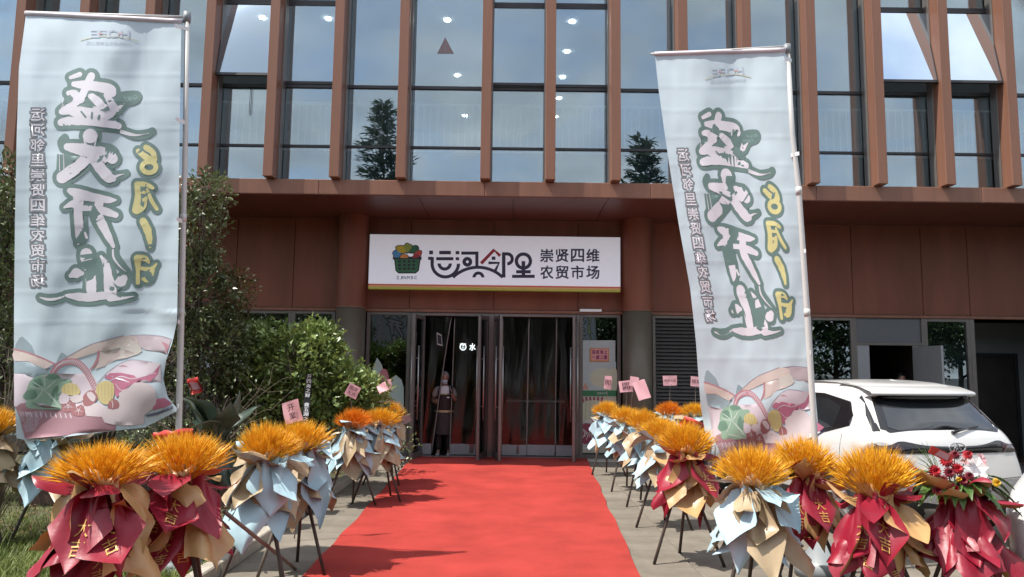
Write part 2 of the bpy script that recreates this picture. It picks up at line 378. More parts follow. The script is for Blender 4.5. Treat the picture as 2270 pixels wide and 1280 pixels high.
# ================================================================ market building
BX0, BX1 = -15.0, 15.0
YF, YG = 12.75, 13.05
ZS, ZL = 4.71, 4.985            # soffit, top of the ledge
ZT = 10.3
bld = empty('market_building', (0, YW, 0), 'two storey brown clad market hall with glazed upper floor and fins', 'building')
def B(mb, name, mat, parent=bld, smooth=False): return mb.build(name, M[mat] if isinstance(mat, str) else mat, parent, smooth)
def fz(v, Y, u=1110): return px(u, v, Y).z
def fx(u, v, Y): return px(u, v, Y).x
# ledge with panel joints
jx = BX0
k = 0
while jx < BX1:
    m_ = MB(); m_.bbox(jx + .004, min(BX1, jx + 2.9) - .004, YF, YF + .32, ZS + .01, ZL, .008); B(m_, 'ledge_panel', 'brown'); jx += 2.9
m_ = MB(); m_.box(BX0, BX1, YF + .01, YF + .3, ZS + .03, ZL - .012); B(m_, 'ledge_core', 'brown_dark')
# soffit panels
jx = BX0; spans = np.linspace(BX0, BX1, 19)
for i in range(18):
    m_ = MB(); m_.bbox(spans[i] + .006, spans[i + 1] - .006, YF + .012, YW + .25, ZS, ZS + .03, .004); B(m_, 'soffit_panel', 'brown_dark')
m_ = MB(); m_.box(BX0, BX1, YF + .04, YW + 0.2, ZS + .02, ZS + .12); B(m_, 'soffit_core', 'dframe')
# fins
FU = [13, 158, 307, 446, 592, 739, 887, 1075, 1220, 1366, 1518, 1662, 1808, 1958, 2109, 2256]
FX = [fx(u, 397, YF - .17) for u in FU]
FX = [FX[0] - 2.32, FX[0] - 1.16] + FX + [FX[-1] + 1.17, FX[-1] + 2.34, FX[-1] + 3.5]
FXI = {i - 2: x for i, x in enumerate(FX)}
fm = MB(); fm.bbox(-.085, .085, 0, .40, ZL + .006, ZT, .006); fmesh = fm.mesh('facade_fin', M['brown'])
rr = MB(); rr.bbox(-.045, .045, .0, .19, ZL + .001, ZT, .004); rmesh = rr.mesh('mullion', M['frame'])
for x in FX:
    o = link('facade_fin', fmesh, bld); o.location = (x, YF - .17, 0)
    o = link('mullion', rmesh, bld); o.location = (x + (.06 if x < 0 else -.06), YG - .21, 0)
    m_ = MB(); m_.box(x - .05, x + .05, YG - .02, YG + .06, ZL, ZT); B(m_, 'mullion', 'dframe')
ZR1, ZR2, ZR3 = fz(329, YG), fz(197, YG), fz(12, YG)
OPER = {3: .30, 4: 0, 7: .05, 8: 0, 13: .34, 14: .34}      # bays with an awning sash: how far the sash is pushed out
bay = -2
def pane(x0, x1, z0, z1, y=YG, mat='glass', parent=bld, t=.012):
    m_ = MB(); m_.box(x0, x1, y, y + t, z0, z1); return B(m_, 'pane', mat, parent)
for i in range(len(FX) - 1):
    b_ = i - 2; x0, x1 = FX[i] + .05, FX[i + 1] - .05
    m_ = MB(); m_.box(x0, x1, YG - .03, YG + .05, ZR1 - .03, ZR1 + .012); B(m_, 'transom', 'dframe')
    m_ = MB(); m_.box(x0, x1, YG - .035, YG + .05, ZR2 - .035, ZR2 + .02); B(m_, 'transom', 'dframe')
    m_ = MB(); m_.box(x0, x1, YG - .03, YG + .05, ZL + .002, ZL + .045); B(m_, 'transom', 'dframe')
    m_ = MB(); m_.bbox(x0 - .02, x1 + .02, YG + .09, YG + .14, ZL + .01, ZR1 - .06); B(m_, 'spandrel_panel', 'spandrel')
    pane(x0, x1, ZL + .045, ZR1 - .03); pane(x0, x1, ZR1 + .012, ZR2 - .035)
    if b_ in OPER:
        m_ = MB(); m_.box(x0, x1, YG - .05, YG + .05, ZR3 - .03, ZR3 + .03); B(m_, 'transom', 'dframe')
        pane(x0, x1, ZR3 + .03, ZT)
        psh = OPER[b_]; H = ZR3 - ZR2 - .06; th = math.asin(min(.9, psh / H)) if psh else 0.0
        top = Vector((0, YG - .03, ZR3 - .035)); dn = Vector((0, -math.sin(th), -math.cos(th))); nrm = Vector((0, -math.cos(th), math.sin(th))); X_ = Vector((1, 0, 0))
        xm = (x0 + x1) / 2; hw = (x1 - x0) / 2 - .012
        sash = MB()
        for (s0, s1) in ((0, .04), (H - .05, H)):
            sash.obox(top + dn * ((s0 + s1) / 2) + X_ * xm, (X_, dn, nrm), hw, (s1 - s0) / 2, .022)
        for sx in (-1, 1): sash.obox(top + dn * (H / 2) + X_ * (xm + sx * (hw - .018)), (X_, dn, nrm), .018, H / 2 - .05, .02)
        sa = B(sash, 'window_sash', 'dframe')
        pg = MB(); pg.obox(top + dn * (H / 2) + X_ * xm + nrm * .004, (X_, dn, nrm), hw - .03, H / 2 - .045, .005); B(pg, 'pane', 'glass', sa)
        if psh > .1:
            for sx in (-1, 1):
                ar = MB(); a0 = Vector((xm + sx * (hw - .02), YG + .0, ZR2 + .12)); a1 = top + dn * (H * .72) + X_ * (xm + sx * (hw - .03)); ar.tube([a0, a1], .008, 6); B(ar, 'stay_arm', 'steel', sa)
    else:
        pane(x0, x1, ZR2 + .02, ZT)
for (b_, px0) in ((3, .35),):      # cord loop hanging inside the open sash
    cd = MB(); xc = FXI[3] + .62
    cd.tube([(xc - .012, YG - .03, ZR2 - .05), (xc - .014, YG - .03, ZR2 - .5), (xc, YG - .03, ZR2 - .58), (xc + .014, YG - .03, ZR2 - .5), (xc + .012, YG - .03, ZR2 - .05)], .005, 5); B(cd, 'window_cord', 'black')
# upper floor interior
ZFL, ZC, YB = ZR1 - .04, 8.85, 22.0
m_ = MB(); m_.box(BX0, BX1, YG + .16, YB, ZFL - .25, ZFL); B(m_, 'upper_floor_slab', 'intwall')
m_ = MB(); m_.box(BX0, BX1, YG + .3, YB, ZC, ZC + .12); B(m_, 'upper_ceiling', 'intceil')
m_ = MB(); m_.box(BX0, BX1, YB, YB + .2, ZFL - .25, ZT); B(m_, 'back_wall', 'intwall')
for x in (BX0 - .2, BX1):
    m_ = MB(); m_.box(x, x + .2, YF + .02, YB, 0, ZT); B(m_, 'end_wall', 'brown_wall')
m_ = MB(); m_.box(BX0 - .2, BX1 + .2, YF - .02, YB + .2, ZT, ZT + .25); B(m_, 'roof_slab', 'brown_dark')
lm = MB(); lm.tube([(0, 0, .0), (0, 0, .02)], .062, 14)
lmesh = lm.mesh('downlight', M['lamp'])
for (x, ks_) in ((-5.2, (0,)), (-3.85, (0,)), (-1.40, (0, 2, 4)), (1.17, (0, 1, 2, 3, 4))):
    for kq in ks_:
        o = link('downlight', lmesh, bld); o.location = (x, 14.62 + 1.45 * kq, ZC - .022)
# white guard rail behind the glass
YR = 14.05; zr = fz(232, YR)
rl = MB(); rl.bbox(-10.5, 11.5, YR - .02, YR + .02, zr - .045, zr, .005); rl.box(-10.5, 11.5, YR - .012, YR + .012, ZFL + .1, ZFL + .13); rail = B(rl, 'guard_rail', 'whitepaint')
bm_ = MB(); bm_.box(-.011, .011, YR - .011, YR + .011, ZFL + .13, zr - .045); bmesh_ = bm_.mesh('baluster', M['whitepaint'])
pm_ = MB(); pm_.box(-.022, .022, YR - .022, YR + .022, ZFL, zr - .045); pmesh_ = pm_.mesh('rail_post', M['whitepaint'])
xb = -10.4
kq = 0
while xb < 11.4:
    o = link('rail_post' if kq % 9 == 0 else 'baluster', pmesh_ if kq % 9 == 0 else bmesh_, rail); o.location = (xb, 0, 0); xb += .135; kq += 1
# warning triangle sticker on the glass
tm = MB(); a, b, c = px(987, 83, YG - .004), px(969, 119, YG - .004), px(1006, 119, YG - .004); tm.add([a, b, c, a + Vector((0, .003, 0)), b + Vector((0, .003, 0)), c + Vector((0, .003, 0))], [(0, 1, 2), (5, 4, 3), (0, 3, 4, 1), (1, 4, 5, 2), (2, 5, 3, 0)])
M['sticker'] = pm('faded_red_sticker', (0.25, 0.185, 0.185), 0.5, var=.2, scale=60)
B(tm, 'warning_sticker', 'sticker')
ta = MB()
for q, ch in enumerate('小心玻璃'):
    V_, F_, w_, h_ = glyph(ch, .01); z0 = px(987, 97 + q * 5.6, YG - .008); sc_ = .036
    ta.add([(z0.x - .018 + p[0] / w_ * sc_, YG - .008, z0.z - .02 + p[1] / h_ * sc_) for p in V_], F_)
B(ta, 'warning_lettering', pm('sticker_text', (0.42, 0.36, 0.36), 0.5))
# ---------------------------------------------------------------- ground floor
ZD = fz(690, YW)                     # head of the glazing
def wallpanels(xs, z0, z1, y=YW, name='cladding_panel', mat='brown_wall'):
    for i in range(len(xs) - 1):
        m_ = MB(); m_.bbox(xs[i] + .005, xs[i + 1] - .005, y, y + .05, z0, z1, .006); B(m_, name, mat)
xsL = [BX0] + [BX0 + 1.6 * k for k in range(1, 5)] + [fx(u, 660, YW) for u in (330, 520, 648, 780)]
xsM = [fx(u, 660, YW) for u in (780, 908, 1094, 1281, 1412)]
xsR = [fx(u, 640, YW) for u in (1412, 1560, 1730, 1890, 2045, 2148, 2300)] + [11.5, 13.2, BX1]
wallpanels(xsL, ZD + .02, ZS - .03); wallpanels(xsM, ZD + .02, ZS - .03); wallpanels(xsR, ZD + .02, ZS - .03)
m_ = MB(); m_.box(BX0, BX1, YW + .035, YW + .2, ZD - .02, ZS - .01); B(m_, 'wall_core', 'brown')
m_ = MB(); m_.bbox(BX0, BX1, YW - .05, YW + .06, ZS - .03, ZS - .004, .004); B(m_, 'cornice_strip', 'brown_wall')
m_ = MB(); m_.bbox(BX0, BX1, YW - .06, YW + .03, ZD - .045, ZD + .015, .008); B(m_, 'trim_strip', 'brown')
# round columns: brown jacket above, olive jacket below
for (uc, nm) in ((780, 'column'), (1412, 'column')):
    xc = fx(uc, 640, 14.62); zc_ = fz(683, 14.3)
    up = MB(); lo = MB(); n = 40; rc = .29
    up.tube([(xc, 14.62, zc_), (xc, 14.62, ZS - .002)], rc, n, False)
    lo.tube([(xc, 14.62, 0.0), (xc, 14.62, zc_ - .006)], rc - .004, n, True)
    c_ = B(up, 'column', 'brown_wall', smooth=True); B(lo, 'column_base', 'olive', c_, True)
    rg = MB(); rg.tube([(xc, 14.62, zc_ - .014), (xc, 14.62, zc_ + .008)], rc + .007, n); B(rg, 'collar_ring', 'brown', c_, False)
# glazing bays of the ground floor (u0, u1, kind)
def gbay(u0, u1, v=760, glass='glass_low', z0=.0, z1=None, fr=.07, nm='window', y=YW):
    x0, x1 = fx(u0, v, y), fx(u1, v, y); z1 = z1 or ZD - .045
    f = MB(); f.bbox(x0, x0 + fr, y - .03, y + .07, z0, z1, .005); f.bbox(x1 - fr, x1, y - .03, y + .07, z0, z1, .005)
    f.bbox(x0 + fr, x1 - fr, y - .028, y + .068, z1 - .06, z1, .005); f.bbox(x0 + fr, x1 - fr, y - .028, y + .068, z0, z0 + .08, .005)
    w = B(f, nm, 'frame')
    if glass:
        p_ = MB(); p_.box(x0 + fr, x1 - fr, y + .012, y + .024, z0 + .08, z1 - .06); B(p_, 'pane', glass, w)
    return w, x0 + fr, x1 - fr
# left windows
for (a, b) in ((80, 250), (250, 390), (390, 518), (518, 645), (645, 742)): gbay(a, b)
m_ = MB(); m_.box(BX0, fx(80, 760, YW), YW, YW + .2, 0, ZD); B(m_, 'wall', 'olive')
# entrance side lights
gbay(812, 910); gbay(1284, 1376)
# louvre
lw_, lx0, lx1 = gbay(1446, 1572, glass=None, fr=.06, nm='louvre')
sl = MB(); zz = 0.0
sl.v = []; 
for (dx0) in (0,):
    sl.add([(lx0, -.035, -.03), (lx1, -.035, -.03), (lx1, -.03, -.034), (lx0, -.03, -.034), (lx0, .035, .032), (lx1, .035, .032), (lx1, .04, .028), (lx0, .04, .028)], [(0, 1, 5, 4), (3, 7, 6, 2), (0, 3, 2, 1), (4, 5, 6, 7), (0, 4, 7, 3), (1, 2, 6, 5)])
M['slat'] = pm('louvre_slat_metal', (0.15, 0.142, 0.135), 0.4, 0.3, 0.08, 5)
slm = sl.mesh('slat', M['slat'])
zz = .12
while zz < ZD - .16:
    o = link('slat', slm, lw_); o.location = (0, YW, zz) ; zz += .072
lb = MB(); lb.box(lx0 - .02, lx1 + .02, YW + .08, YW + .1, 0, ZD - .05); B(lb, 'louvre_back', 'black', lw_)
# windows and service door to the right
gbay(1572, 1700); gbay(1700, 1793); gbay(1793, 1893)
gbay(2048, 2150)
dx0, dx1 = fx(1893, 760, YW), fx(2048, 760, YW); zh = fz(766, YW, 1970)
sv = MB(); sv.bbox(dx0, dx0 + .05, YW - .03, YW + .07, 0, ZD - .045, .004); sv.bbox(dx1 - .05, dx1, YW - .03, YW + .07, 0, ZD - .045, .004)
sv.bbox(dx0 + .05, dx1 - .05, YW - .03, YW + .07, zh, zh + .05, .004); sdr = B(sv, 'service_door', 'frame')
hp = MB(); hp.bbox(dx0 + .05, dx1 - .05, YW + .0, YW + .04, zh + .05, ZD - .045, .004); B(hp, 'header_panel', 'greymetal', sdr)
def leaf(hx, hy, ang, wd, h, z0=.02, t=.02):
    d = Vector((math.cos(ang), math.sin(ang), 0)); n_ = Vector((-d.y, d.x, 0)); return Vector((hx, hy, z0)), d, n_
hxr = fx(2023, 760, YW); hxl = fx(1926, 760, YW)
for (a_, b_) in ((dx0 + .05, hxl), (hxr, dx1 - .05)):
    m_ = MB(); m_.bbox(a_ + .001, b_, YW - .01, YW + .03, .01, zh - .002, .004); B(m_, 'fixed_panel', 'doorleaf', sdr)
h, d, n_ = leaf(hxr - .005, YW - .035, R(-87), .9, zh); wd = .9
lf = MB(); lf.obox(h + d * (wd / 2) + Vector((0, 0, (zh - .04) / 2)), (d, n_, Vector((0, 0, 1))), wd / 2, .022, (zh - .05) / 2); le = B(lf, 'door_leaf', 'doorleaf', sdr)
hd = MB(); hd.tube([h + d * (wd - .07) + n_ * -.05 + Vector((0, 0, .95)), h + d * (wd - .07) + n_ * -.05 + Vector((0, 0, 1.15))], .012, 8); B(hd, 'door_handle', 'steel', le)
# recess at the far right
rx0 = fx(2150, 760, YW); rx1 = fx(2330, 760, YW)
m_ = MB(); m_.bbox(rx0, rx0 + .09, YW - .03, YW + .07, 0, ZD - .045, .004); B(m_, 'jamb', 'frame')
m_ = MB(); m_.bbox(rx0 + .13, rx0 + .22, YW + .3, YW + .38, 0, ZD - .045, .004); B(m_, 'jamb', 'doorframe')
m_ = MB(); m_.bbox(rx1, rx1 + .12, YW - .03, YW + .07, 0, ZD - .045, .004); B(m_, 'jamb', 'frame')
m_ = MB(); m_.box(rx0 - .2, rx1 + 1.6, YW + 1.6, YW + 1.7, 0, ZD); B(m_, 'recess_wall', 'doorleaf')
m_ = MB(); m_.bbox(rx0 + .95, rx0 + 1.02, YW + 1.52, YW + 1.6, 0, 2.2, .004); m_.bbox(rx0 + 1.9, rx0 + 1.97, YW + 1.52, YW + 1.6, 0, 2.2, .004); m_.bbox(rx0 + 1.02, rx0 + 1.9, YW + 1.52, YW + 1.6, 2.12, 2.2, .004); B(m_, 'inner_door_frame', 'dframe')
m_ = MB(); m_.bbox(rx0 + 1.02, rx0 + 1.9, YW + 1.55, YW + 1.6, 0.02, 2.12, .004); B(m_, 'inner_door', 'intdark')
m_ = MB(); m_.bbox(rx0 + .80, rx0 + .93, YW + 1.42, YW + 1.5, 0.25, 2.0, .01); B(m_, 'wall_unit', 'black')
gbay(2330, 2480); gbay(2480, 2640)
m_ = MB(); m_.box(fx(2640, 760, YW), BX1, YW, YW + .2, 0, ZD); B(m_, 'wall', 'olive')
# ground floor interior: dark hall
YBK = 21.5
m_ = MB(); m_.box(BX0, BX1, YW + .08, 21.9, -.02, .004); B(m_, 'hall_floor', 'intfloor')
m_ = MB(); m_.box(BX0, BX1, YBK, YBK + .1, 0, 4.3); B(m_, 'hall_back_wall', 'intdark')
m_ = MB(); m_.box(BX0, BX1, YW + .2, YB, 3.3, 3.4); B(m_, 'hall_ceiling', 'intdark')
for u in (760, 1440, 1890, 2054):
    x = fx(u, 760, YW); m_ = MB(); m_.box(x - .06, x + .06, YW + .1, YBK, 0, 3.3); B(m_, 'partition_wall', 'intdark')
# ---------------------------------------------------------------- entrance doors
em = MB()
xl, xc, xr = fx(938, 760, YW), fx(1089, 760, YW), fx(1280, 760, YW)
hd_z = fz(697, YW)
em.bbox(fx(910, 760, YW), xl, YW - .02, YW + .1, 0, ZD - .045, .005)
em.bbox(xc - .055, xc + .055, YW - .02, YW + .1, 0, ZD - .045, .005); em.bbox(xr - .02, fx(1284, 760, YW), YW - .02, YW + .1, 0, ZD - .045, .005)
em.bbox(xl, xc - .055, YW - .02, YW + .1, ZD - .11, ZD - .046, .005); em.bbox(xc + .055, xr - .02, YW - .02, YW + .1, ZD - .11, ZD - .046, .005)
ent = B(em, 'entrance_frame', 'doorframe')
m_ = MB(); m_.bbox(xl, xr, YW - .06, YW + .1, .007, .02, .004); B(m_, 'door_sill', 'steel', ent)
def door(hx, ang, wd):
    d = Vector((math.cos(ang), math.sin(ang), 0)); n_ = Vector((-d.y, d.x, 0)); Z = Vector((0, 0, 1)); h = Vector((hx, YW - .045, .03)); H = ZD - .16
    f = MB()
    for (c0, c1) in ((0, .075), (wd - .075, wd)): f.obox(h + d * ((c0 + c1) / 2) + Z * (H / 2), (d, n_, Z), .0375, .024, H / 2)
    f.obox(h + d * (wd / 2) + Z * .05, (d, n_, Z), wd / 2 - .075, .022, .05); f.obox(h + d * (wd / 2) + Z * (H - .035), (d, n_, Z), wd / 2 - .075, .022, .035)
    D = B(f, 'door', 'doorframe')
    p_ = MB(); p_.obox(h + d * (wd / 2) + Z * ((H + .03) / 2), (d, n_, Z), wd / 2 - .07, .005, (H - .17) / 2); B(p_, 'pane', 'glass_door', D)
    for s_ in (-1, 1):
        q = MB(); base = h + d * (wd - .13) + n_ * (s_ * .065)
        q.tube([base + Z * .72, base + Z * 2.12], .014, 8)
        for zz in (.98, 1.88): q.tube([base + Z * zz, h + d * (wd - .13) + Z * zz + n_ * (s_ * .02)], .009, 6)
        B(q, 'handle', 'steel', D, True)
wdL = (xc - .055 - xl) / 2; wdR = (xr - .02 - xc - .055) / 2
door(xl + .02, R(-100), wdL + .02); door(xc - .07, R(180 + 78), wdL + .02)
door(xc + .07, R(-80), wdR - .05); door(xr - .03, R(180 + 82), wdR - .05)
# clear plastic strip curtains with grey kick bars
def strip(x0, x1, xt0, xt1, y, seed, name='strip_curtain'):
    """strip hanging from the head (xt0..xt1) to the floor bar (x0..x1)"""
    zt, zb = ZD - .12, .06; rw = []
    for j in range(49):
        t = j / 48; r_ = []
        for i in range(17):
            s = i / 16; xa = xt0 + (xt1 - xt0) * s; xb_ = x0 + (x1 - x0) * s; k_ = t ** .9 if xt0 != x0 else t
            x = xa + (xb_ - xa) * k_
            yy_ = y + .008 * math.sin(s * 9 + seed + 2.2 * t) * (.5 + .5 * t) + .022 * noise.noise((s * 1.4 + seed, t * 1.6, seed)) + .006 * noise.noise((s * 6 + seed, t * 5, 1))
            r_.append((x, yy_, zt + (zb - zt) * t))
        rw.append(r_)
    c = MB(); c.grid(rw, 0, 0); o = B(c, name, 'pvc', ent, True)
    e = MB()
    for i in (0, -1):
        e.tube([(r_[i][0], r_[i][1], r_[i][2]) for r_ in rw[::4]], .011, 6)
    eo = B(e, 'strip_edge', M['stripedge'], ent, True)
    return rw
M['stripedge'] = pm('grey_magnet_strip', (0.30, 0.27, 0.25), 0.5, var=.1)
M['kick'] = pm('grey_kick_bar', (0.34, 0.33, 0.35), 0.45, var=.08, scale=6)
def kick(x0, x1, y):
    m_ = MB(); m_.bbox(x0, x1, y - .012, y + .012, .03, .24, .006); B(m_, 'kick_bar', 'kick', ent)
yc = YW + .13
pu = lambda u: fx(u, 900, yc)
strip(pu(931), pu(959), pu(938), pu(997), yc, 1.0); kick(pu(932), pu(958), yc)
strip(pu(999), pu(1056), pu(1004), pu(1062), yc + .02, 2.0); kick(pu(999), pu(1057), yc + .02)
strip(pu(1112), pu(1168), pu(1112), pu(1171), yc, 3.0); strip(pu(1168), pu(1232), pu(1171), pu(1233), yc + .03, 4.0); strip(pu(1231), pu(1272), pu(1233), pu(1272), yc, 5.0)
kick(pu(1113), pu(1168), yc); kick(pu(1169), pu(1231), yc + .03); kick(pu(1233), pu(1270), yc)
# small white emergency label on the left strip, white exit light over the right doors
m_ = MB(); m_.bbox(fx(1285, 688, YW - .08), fx(1333, 688, YW - .08), YW - .11, YW - .062, fz(690, YW), fz(684, YW), .004); B(m_, 'lamp_bar', 'whitepaint')
# ================================================================ shop sign over the doors
YS = 14.42
C4 = lambda x, y: (800 + x * .2643, 500 + y * .2643)          # coordinates read from an enlarged view
sg = empty('shop_sign', px(1097, 645, YS), 'long white shop sign with basket emblem and dark lettering above the entrance', 'sign')
c = [px(820, 519, YS), px(1375, 527, YS), px(1375, 648, YS), px(816, 640, YS)]
x0, x1, zt, zb = (c[0].x + c[3].x) / 2, c[1].x, (c[0].z + c[1].z) / 2, (c[2].z + c[3].z) / 2
M['signwhite'] = pm('sign_white_face', (0.76, 0.79, 0.87), 0.35, var=.02, emit=0.14)
m_ = MB(); m_.bbox(x0, x1, YS, YS + .14, zb + .10, zt, .006); B(m_, 'board', 'signwhite', sg)
hgt = .10
for q, (nm, colr, a, b) in enumerate((('red_stripe', (.52, .09, .06), .075, .098), ('tan_stripe', (.56, .33, .13), .035, .073), ('green_stripe', (.36, .38, .06), .0, .033))):
    m_ = MB(); m_.bbox(x0, x1, YS - .002, YS + .14, zb + a, zb + b, .003); B(m_, nm, pm(nm, colr, .4, var=.04, emit=.06), sg)
for uq in (830, 1364):
    m_ = MB(); xq = fx(uq, 580, YS); m_.bbox(xq - .03, xq + .03, YS + .141, YW - .001, zb + .3, zb + .36); B(m_, 'bracket', 'dframe', sg)
# the sign face: map enlarged-view coordinates to the flat board (its edges level in the world)
def sfn(x, y, e):
    u, v = C4(x, y); p = px(u, v, YS); return Vector((p.x, YS - .002 - e * .0012, p.z))
A = Art(sfn, flip=True)
nv = 'letter'; 
def bar(x0_, y0_, x1_, y1_, key=nv, l=1): A.rect(key, x0_, y0_, x1_, y1_, l)
# first character
bar(573, 212, 605, 243); bar(657, 214, 755, 243); bar(632, 267, 776, 293)
A.stroke(nv, [(564, 277), (596, 277)], w=13, n=1, cap=False); 
A.stroke(nv, [(598, 266), (598, 322)], w=14, n=1, cap=False)
A.ring(nv, 708, 322, 97, 124, 1, 180, 0 - 0, 28); A.ring(nv, 703, 320, 33, 60, 1, 0, 180, 20)
A.m.pop('x', None)
# second
bar(795, 216, 826, 243); bar(795, 268, 824, 293)
A.stroke(nv, [(842, 233), (973, 233)], w=13, n=1, cap=False); A.stroke(nv, [(973, 220), (973, 350)], w=13, n=1, cap=False)
A.ring(nv, 893, 306, 12, 41, 1, 0, 360, 28)
# bridge arc and small arch
def arc3(a, b, c_, w, key=nv):
    ax, ay = a; bx, by = b; cx, cy = c_; d = 2 * (ax * (by - cy) + bx * (cy - ay) + cx * (ay - by))
    ux = ((ax * ax + ay * ay) * (by - cy) + (bx * bx + by * by) * (cy - ay) + (cx * cx + cy * cy) * (ay - by)) / d
    uy = ((ax * ax + ay * ay) * (cx - bx) + (bx * bx + by * by) * (ax - cx) + (cx * cx + cy * cy) * (bx - ax)) / d
    r = math.hypot(ax - ux, ay - uy); a0 = math.degrees(math.atan2(ay - uy, ax - ux)); a1 = math.degrees(math.atan2(cy - uy, cx - ux))
    A.ring(key, ux, uy, r - w, r + w, 1, a0, a1, 30)
arc3((772, 437), (983, 352), (1190, 437), 13)
A.ring(nv, 986, 437, 24, 50, 1, 180, 360, 18)
# third: red roof, strokes
A.stroke('red_letter', [(1008, 320), (1116, 208), (1168, 256)], w=13.5, n=1, cap=False, layer=2)
bar(1098, 262, 1128, 290); A.stroke(nv, [(1070, 315), (1158, 315), (1128, 378)], w=12, n=1, cap=False)
A.stroke(nv, [(1198, 226), (1198, 438)], w=14.5, n=1, cap=False); A.ring(nv, 1228, 281, 28, 55, 1, -90, 90, 18)
bar(1198, 226, 1229, 253)
# fourth
A.ring(nv, 1363, 300, 45, 73, 1, 0, 360, 34); A.stroke(nv, [(1363, 300), (1363, 420)], w=15, n=1, cap=False)
bar(1302, 376, 1424, 403); bar(1268, 415, 1458, 441)
for q, ch in enumerate('崇贤四维'): A.text(nv, ch, 1506 + q * 129, 200, 1612 + q * 129, 306, 1, .018)
for q, ch in enumerate('农贸市场'): A.text(nv, ch, 1506 + q * 129, 340, 1612 + q * 129, 448, 1, .018)
for q, ch in enumerate('ZJNMSC'): A.text(nv, ch, 300 + q * 29.5, 426, 320 + q * 29.5, 451, 1, .012)
# basket emblem
A.poly('emblem_dark', [(268, 262), (510, 262), (508, 290), (500, 292), (487, 380), (460, 404), (315, 404), (290, 380), (280, 292), (268, 285)], 1)
def leafp(key, pts, l=3): 
    A.poly('emblem_dark', pts, l - 1.0, 4)
    cx = sum(p[0] for p in pts) / len(pts); cy = sum(p[1] for p in pts) / len(pts)
    A.poly(key, [(cx + (p[0] - cx) * .84, cy + (p[1] - cy) * .84) for p in pts], l + .8, 4)
leafp('emblem_blue', [(265, 225), (290, 205), (325, 215), (345, 245), (330, 272), (285, 275), (268, 250)])
leafp('emblem_red', [(510, 212), (480, 205), (450, 225), (440, 255), (470, 275), (500, 262), (513, 235)])
leafp('emblem_yellow', [(288, 190), (300, 170), (340, 165), (375, 175), (385, 225), (350, 240), (310, 225)])
leafp('emblem_green', [(488, 185), (465, 165), (435, 170), (405, 180), (395, 225), (430, 238), (478, 222)])
leafp('emblem_lime', [(360, 185), (370, 155), (388, 145), (410, 155), (432, 165), (425, 200), (390, 240), (372, 215)], 4)
leafp('emblem_orange', [(325, 275), (335, 250), (365, 240), (395, 250), (400, 276)], 5)
leafp('emblem_redroot', [(425, 274), (445, 250), (480, 248), (490, 270)], 5)
A.poly('emblem_green', [(288, 284), (490, 284), (478, 376), (456, 396), (320, 396), (299, 376)], 6)
for r_ in range(3):
    for q in range(4): A.rect('emblem_dark', 313 + q * 40 + (2 if q < 2 else -2) * r_ * .6, 294 + r_ * 30, 337 + q * 40 - (2 if q > 1 else -2) * r_ * .6, 312 + r_ * 30, 7.5)
SM = {nv: pm('sign_navy', (0.030, 0.022, 0.065), .4), 'red_letter': pm('sign_red', (0.36, 0.015, 0.03), .4), 'emblem_dark': pm('emblem_dark', (0.018, 0.016, 0.035), .4),
      'emblem_green': pm('emblem_green', (0.03, 0.16, 0.06), .4), 'emblem_lime': pm('emblem_lime', (0.30, 0.42, 0.06), .4), 'emblem_yellow': pm('emblem_yellow', (0.62, 0.52, 0.03), .4),
      'emblem_blue': pm('emblem_blue', (0.08, 0.32, 0.62), .4), 'emblem_red': pm('emblem_red', (0.60, 0.07, 0.05), .4), 'emblem_orange': pm('emblem_orange', (0.75, 0.30, 0.06), .4), 'emblem_redroot': pm('emblem_root', (0.35, 0.03, 0.04), .4)}
A.build(sg, SM, {nv: 'lettering', 'red_letter': 'roof_stroke', 'emblem_dark': 'emblem_outline', 'emblem_green': 'emblem_basket', 'emblem_lime': 'emblem_leaf', 'emblem_yellow': 'emblem_leaf', 'emblem_blue': 'emblem_leaf', 'emblem_red': 'emblem_leaf', 'emblem_orange': 'emblem_fruit', 'emblem_redroot': 'emblem_fruit'})
# ================================================================ prints on the entrance side lights
YP = YW + .008
def wfn(x, y, e):
    p = px(x, y, YP); return Vector((p.x, YP - e * .0012, p.z))
PM = {k: pm('print_' + k, c_, .5, var=.06) for k, c_ in dict(pale=(.46, .58, .53), pink=(.55, .20, .24), cream=(.55, .56, .42), olive=(.26, .33, .16), peach=(.60, .32, .24), green=(.04, .19, .08), white=(.62, .62, .58), crimson=(.28, .05, .09), grey=(.46, .52, .52), ivory=(.50, .47, .38), dark=(.05, .04, .04)).items()}
lp = empty('window_print', px(862, 1000, YP), 'lotus and pale mountain print on the left side window of the entrance', 'window print')
A = Art(wfn, flip=True)
A.poly('pale', [(815, 880), (818, 845), (828, 812), (836, 793), (846, 808), (852, 830), (860, 850), (868, 838), (878, 832), (890, 842), (895, 860), (896, 1005), (815, 1005)], 1)
A.poly('pink', [(838, 848), (842, 826), (850, 818), (858, 822), (862, 838), (860, 852), (848, 858)], 2, 3); A.poly('pink', [(832, 852), (840, 838), (848, 856)], 3)
A.poly('olive', [(826, 838), (846, 856), (862, 858), (856, 862), (838, 860)], 4)
A.poly('ivory', [(816, 940), (896, 930), (896, 1004), (816, 1004)], 5)
A.build(lp, PM, {'pale': 'mountain_shape', 'pink': 'lotus_shape', 'olive': 'leaf_shape', 'ivory': 'lower_band'})
rp_ = empty('window_print', px(1330, 1000, YP), 'pale poster with cream discs, green band and bowl on the right side window', 'window print')
A = Art(wfn, flip=True)
M['poster'] = glassm('thin_film_poster', (0.66, 0.74, 0.74), 0.10, (.8, .92, 1), .05)
A.rect('grey', 1290, 755, 1364, 866, .5)
A.disc('cream', 1334, 838, 27, 2, 22); A.poly('cream', [(1340, 850), (1345, 825), (1358, 816), (1367, 820), (1367, 866), (1340, 866)], 2.4, 2)
